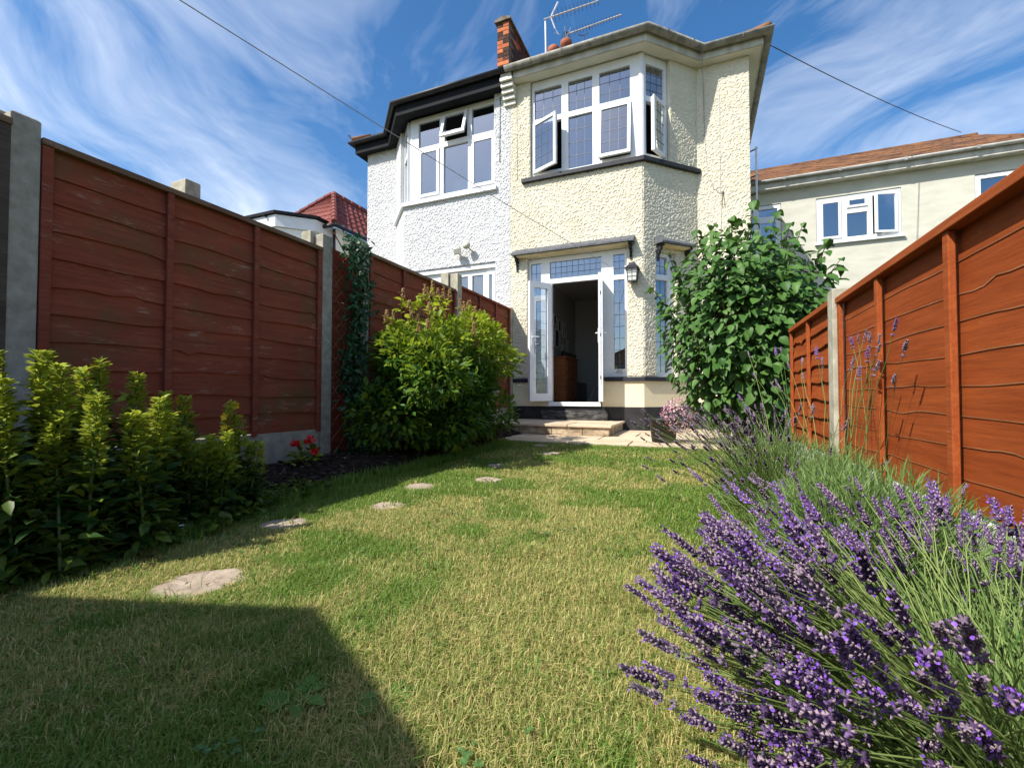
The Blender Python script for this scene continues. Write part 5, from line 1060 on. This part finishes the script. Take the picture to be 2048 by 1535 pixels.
def weed(x, y, n, L, label, seed):
    rs = np.random.default_rng(seed); root = empty('lawn_weed', (x, y, gz(x, y)), label, 'weed', 'weeds in the lawn'); a = np.arange(n) * 6.283 / n + rs.normal(0, .3, n)
    T_ = leaf_t([.04, .10, .20, .12, .22, .15, .02], .35, .15); me = bpy.data.meshes.new('weed_leaf'); me.from_pydata((T_[0]).tolist(), [], T_[1].tolist()); me.materials.append(WEEDO)
    P = np.repeat(np.array([[x, y, gz(x, y) + .012]]), n, 0); leaf_objects('leaf', [me], range(n), P, frames(np.stack([np.cos(a), np.sin(a), np.full(n, .45)], 1), np.repeat([[0, 0, 1.]], n, 0) + rs.normal(0, .15, (n, 3))), rs.uniform(.7, 1.1, n) * L, root)
WEEDO = leafmat('dandelion_leaf', (.08, .18, .035), (.13, .25, .055), .3, .5, None, .15)
weed(-.80, .72, 8, .075, 'broad-leaved dandelion in the shaded lawn corner, left one', 1); weed(-.62, .80, 8, .07, 'broad-leaved dandelion in the shaded lawn, close to the shadow edge', 2); weed(-.22, 1.05, 5, .045, 'small round-leaved weed in the sunny lawn', 3); weed(-2.0, 1.12, 6, .055, 'low weed with rounded leaves at the bed edge', 4)
for i, (x, y) in enumerate(((-2.16, 1.02), (-2.2, 1.35), (-2.1, 1.28))):
    fo = empty('daisy', (x, y, .0), ['white daisy in grass under the loosestrife, nearest of three', 'white daisy farthest along the shaded bed edge', 'white daisy between two others at the shaded bed edge'][i], 'flower', 'daisies at the bed edge'); m_ = MB(); m_.tube([(x, y, 0), (x, y, .09)], .0015, 4); m_.build('stalk', GRSTEM, fo)
    a = np.arange(9) * .698; V, F = inst(T_LANCE, frames(np.stack([np.cos(a), np.sin(a), np.full(9, .3)], 1), np.repeat([[0, 0, 1.]], 9, 0)), np.repeat([[x, y, .09]], 9, 0), np.full(9, .014)); np_mesh('petals', V, F, WHITEFL, None, fo)

# ground-cover leaves in the shade of the bed edge
n = 1300; y = RNG.uniform(.55, 2.3, n); x = np.array([edge(v) for v in y]) + RNG.normal(-.06, .10, n); P = A3(x, y, RNG.uniform(.02, .10, n)); V, F = inst(T_ROUND, frames(unit(n) * [1, 1, .3], np.array([0, 0, 1.]) + unit(n) * .5), P, RNG.uniform(.02, .05, n))
tag(np_mesh('ground_cover', V, F, LOOS, np.repeat(RNG.random(n) * .35, len(T_ROUND[0]))), 'low dark green ground cover along the bed edge', 'ground cover', kind='stuff')

# ------------------------------------------------------------------ grass
def grass(nx, xr_, yr_, dens, seed):
    rs = np.random.default_rng(seed); n = int((xr_[1] - xr_[0]) * (yr_[1] - yr_[0]) * dens); x = rs.uniform(*xr_, n); y = rs.uniform(*yr_, n); return x, y
GX_, GY_ = [], []
for (yr_, dn) in (((.35, 1.3), 68000), ((1.3, 2.2), 40000), ((2.2, 3.4), 20000), ((3.4, 5.32), 11000)):
    a, b = grass(0, (-2.6, .62), yr_, dn, int(dn)); GX_.append(a); GY_.append(b)
x = np.concatenate(GX_); y = np.concatenate(GY_)
# keep what the camera side of the garden needs: on the lawn, off the stones, not behind the view
ed = -2.33 + .05 * np.sin(y * 1.7) + .03 * np.sin(y * 4.1 + 1) + .10 * np.exp(-((y - 1.1) / .5) ** 2); n1, n2, n3 = lattice(31), lattice(32), lattice(33)
k = (x > ed - .05 + .1 * n1(x * 9, y * 9)) & (x < .17 + .12 * n2(x * 5, y * 5) + .12 * sm(3.2, 5, y)) & (y > -.30 * x - .12) & (x < .55 * y + .12)
for (sx_, sy_, r_, _) in stones: k &= np.hypot(x - sx_, y - sy_) > r_ * (.78 + .22 * n1(x * 17, y * 17))
x, y, ed = x[k], y[k], ed[k]; n = len(x); dist = np.hypot(x, y)
patch = .55 * n1(x * 2.1, y * 2.1) + .3 * n2(x * 5.7, y * 5.7) + .15 * n3(x * 15, y * 15)
dry = np.clip(sm(.38, .62, patch) * .88 + .05 - .75 * sm(-1.95, -2.25, x) - .55 * sm(4.3, 5.2, y), 0, 1)
tint = np.clip(np.where(RNG.random(n) < dry * .78, RNG.uniform(.35, 1.0, n), RNG.uniform(.0, .30, n)), 0, 1)
L = RNG.uniform(.018, .042, n) * (1 + .9 * sm(.12, -.02, x - ed) + .35 * (n3(x * 4, y * 4) > .7)); wd = RNG.uniform(.0006, .0014, n) * (.70 + .36 * dist)
az = RNG.uniform(0, 6.28, n); lean = RNG.uniform(.1, 1.3, n) ; dx, dy = np.cos(az), np.sin(az); sxv, syv = -dy, dx; z0 = gz(x, y)
P0 = A3(x, y, z0 - .002); mid = P0 + A3(dx * lean * L * .35, dy * lean * L * .35, L * .62); tip = P0 + A3(dx * lean * L * .95, dy * lean * L * .95, L * (1.05 - .42 * lean)); side = A3(sxv * wd, syv * wd, 0 * wd)
V = np.stack([P0 - side, P0 + side, mid + side * .8, mid - side * .8, tip], 1).reshape(-1, 3); b = (np.arange(n) * 5)[:, None]
F = np.concatenate([b + [0, 1, 2], b + [0, 2, 3], b + [3, 2, 4]], 1).reshape(-1, 3)
tag(np_mesh('grass', V, F, GRASS, np.repeat(tint, 5)), 'dry mown grass of the lawn', 'grass', kind='stuff')
print('grass blades', n)
# long tufts at the bed edge
m = 60; tx, ty = [], []
for i in range(m):
    yy = RNG.uniform(.6, 5.0); c = 70 if i < 55 else 150; tx.append(edge(yy) + RNG.normal(.03, .05) + RNG.normal(0, .035, c)); ty.append(yy + RNG.normal(0, .05, c))
x = np.concatenate(tx); y = np.concatenate(ty); n = len(x); L = RNG.uniform(.05, .12, n); wd = RNG.uniform(.0015, .0026, n); az = RNG.uniform(0, 6.28, n); lean = RNG.uniform(.1, .9, n)
P0 = A3(x, y, gz(x, y)); mid = P0 + A3(np.cos(az) * lean * L * .35, np.sin(az) * lean * L * .35, L * .6); tip = P0 + A3(np.cos(az) * lean * L, np.sin(az) * lean * L, L * (1.05 - .4 * lean)); side = A3(-np.sin(az) * wd, np.cos(az) * wd, 0 * wd)
V = np.stack([P0 - side, P0 + side, mid + side * .8, mid - side * .8, tip], 1).reshape(-1, 3); b = (np.arange(n) * 5)[:, None]; F = np.concatenate([b + [0, 1, 2], b + [0, 2, 3], b + [3, 2, 4]], 1).reshape(-1, 3)
tag(np_mesh('long_grass', V, F, GRASS, np.repeat(RNG.uniform(0, .2, n), 5)), 'longer green grass tufts along the flower bed edge', 'grass', kind='stuff')

# clumps of coarser grass and clover in the lawn
tx, ty = [], []
for i in range(95):
    cx_, cy_ = RNG.uniform(-2.2, .2), RNG.uniform(.5, 4.8); c = int(RNG.uniform(14, 46)); tx.append(cx_ + RNG.normal(0, .03, c)); ty.append(cy_ + RNG.normal(0, .03, c))
x = np.concatenate(tx); y = np.concatenate(ty); n = len(x); L = RNG.uniform(.035, .075, n); wd = RNG.uniform(.0010, .0020, n) * (.8 + .2 * np.hypot(x, y)); az = RNG.uniform(0, 6.28, n); lean = RNG.uniform(.2, 1.3, n)
P0 = A3(x, y, gz(x, y)); mid = P0 + A3(np.cos(az) * lean * L * .4, np.sin(az) * lean * L * .4, L * .6); tip = P0 + A3(np.cos(az) * lean * L, np.sin(az) * lean * L, L * (1.05 - .45 * lean)); side = A3(-np.sin(az) * wd, np.cos(az) * wd, 0 * wd)
V = np.stack([P0 - side, P0 + side, mid + side * .8, mid - side * .8, tip], 1).reshape(-1, 3); b = (np.arange(n) * 5)[:, None]; F = np.concatenate([b + [0, 1, 2], b + [0, 2, 3], b + [3, 2, 4]], 1).reshape(-1, 3)
tag(np_mesh('coarse_grass', V, F, GRASS, np.repeat(np.where(RNG.random(n) < .25, RNG.uniform(.5, .9, n), RNG.uniform(0, .15, n)), 5)), 'coarser grass tufts scattered over the lawn', 'grass', kind='stuff')
tx, ty = [], []
for i in range(46):
    cx_, cy_ = RNG.uniform(-2.2, .1), RNG.uniform(.55, 4.6); c = int(RNG.uniform(4, 22)); tx.append(cx_ + RNG.normal(0, .05, c)); ty.append(cy_ + RNG.normal(0, .05, c))
x = np.concatenate(tx); y = np.concatenate(ty); n = len(x); P = np.repeat(A3(x, y, gz(x, y) + RNG.uniform(.015, .035, n)), 3, 0); a = np.repeat(RNG.uniform(0, 6.28, n), 3) + np.tile(np.arange(3) * 2.094, n)
V, F = inst(T_ROUND, frames(np.stack([np.cos(a), np.sin(a), np.full(3 * n, .15)], 1), np.array([0, 0, 1.]) + unit(3 * n) * .25), P, RNG.uniform(.007, .012, 3 * n))
tag(np_mesh('clover', V, F, WEED, np.repeat(RNG.random(3 * n), len(T_ROUND[0]))), 'small clover leaves among the lawn grass', 'clover', kind='stuff')
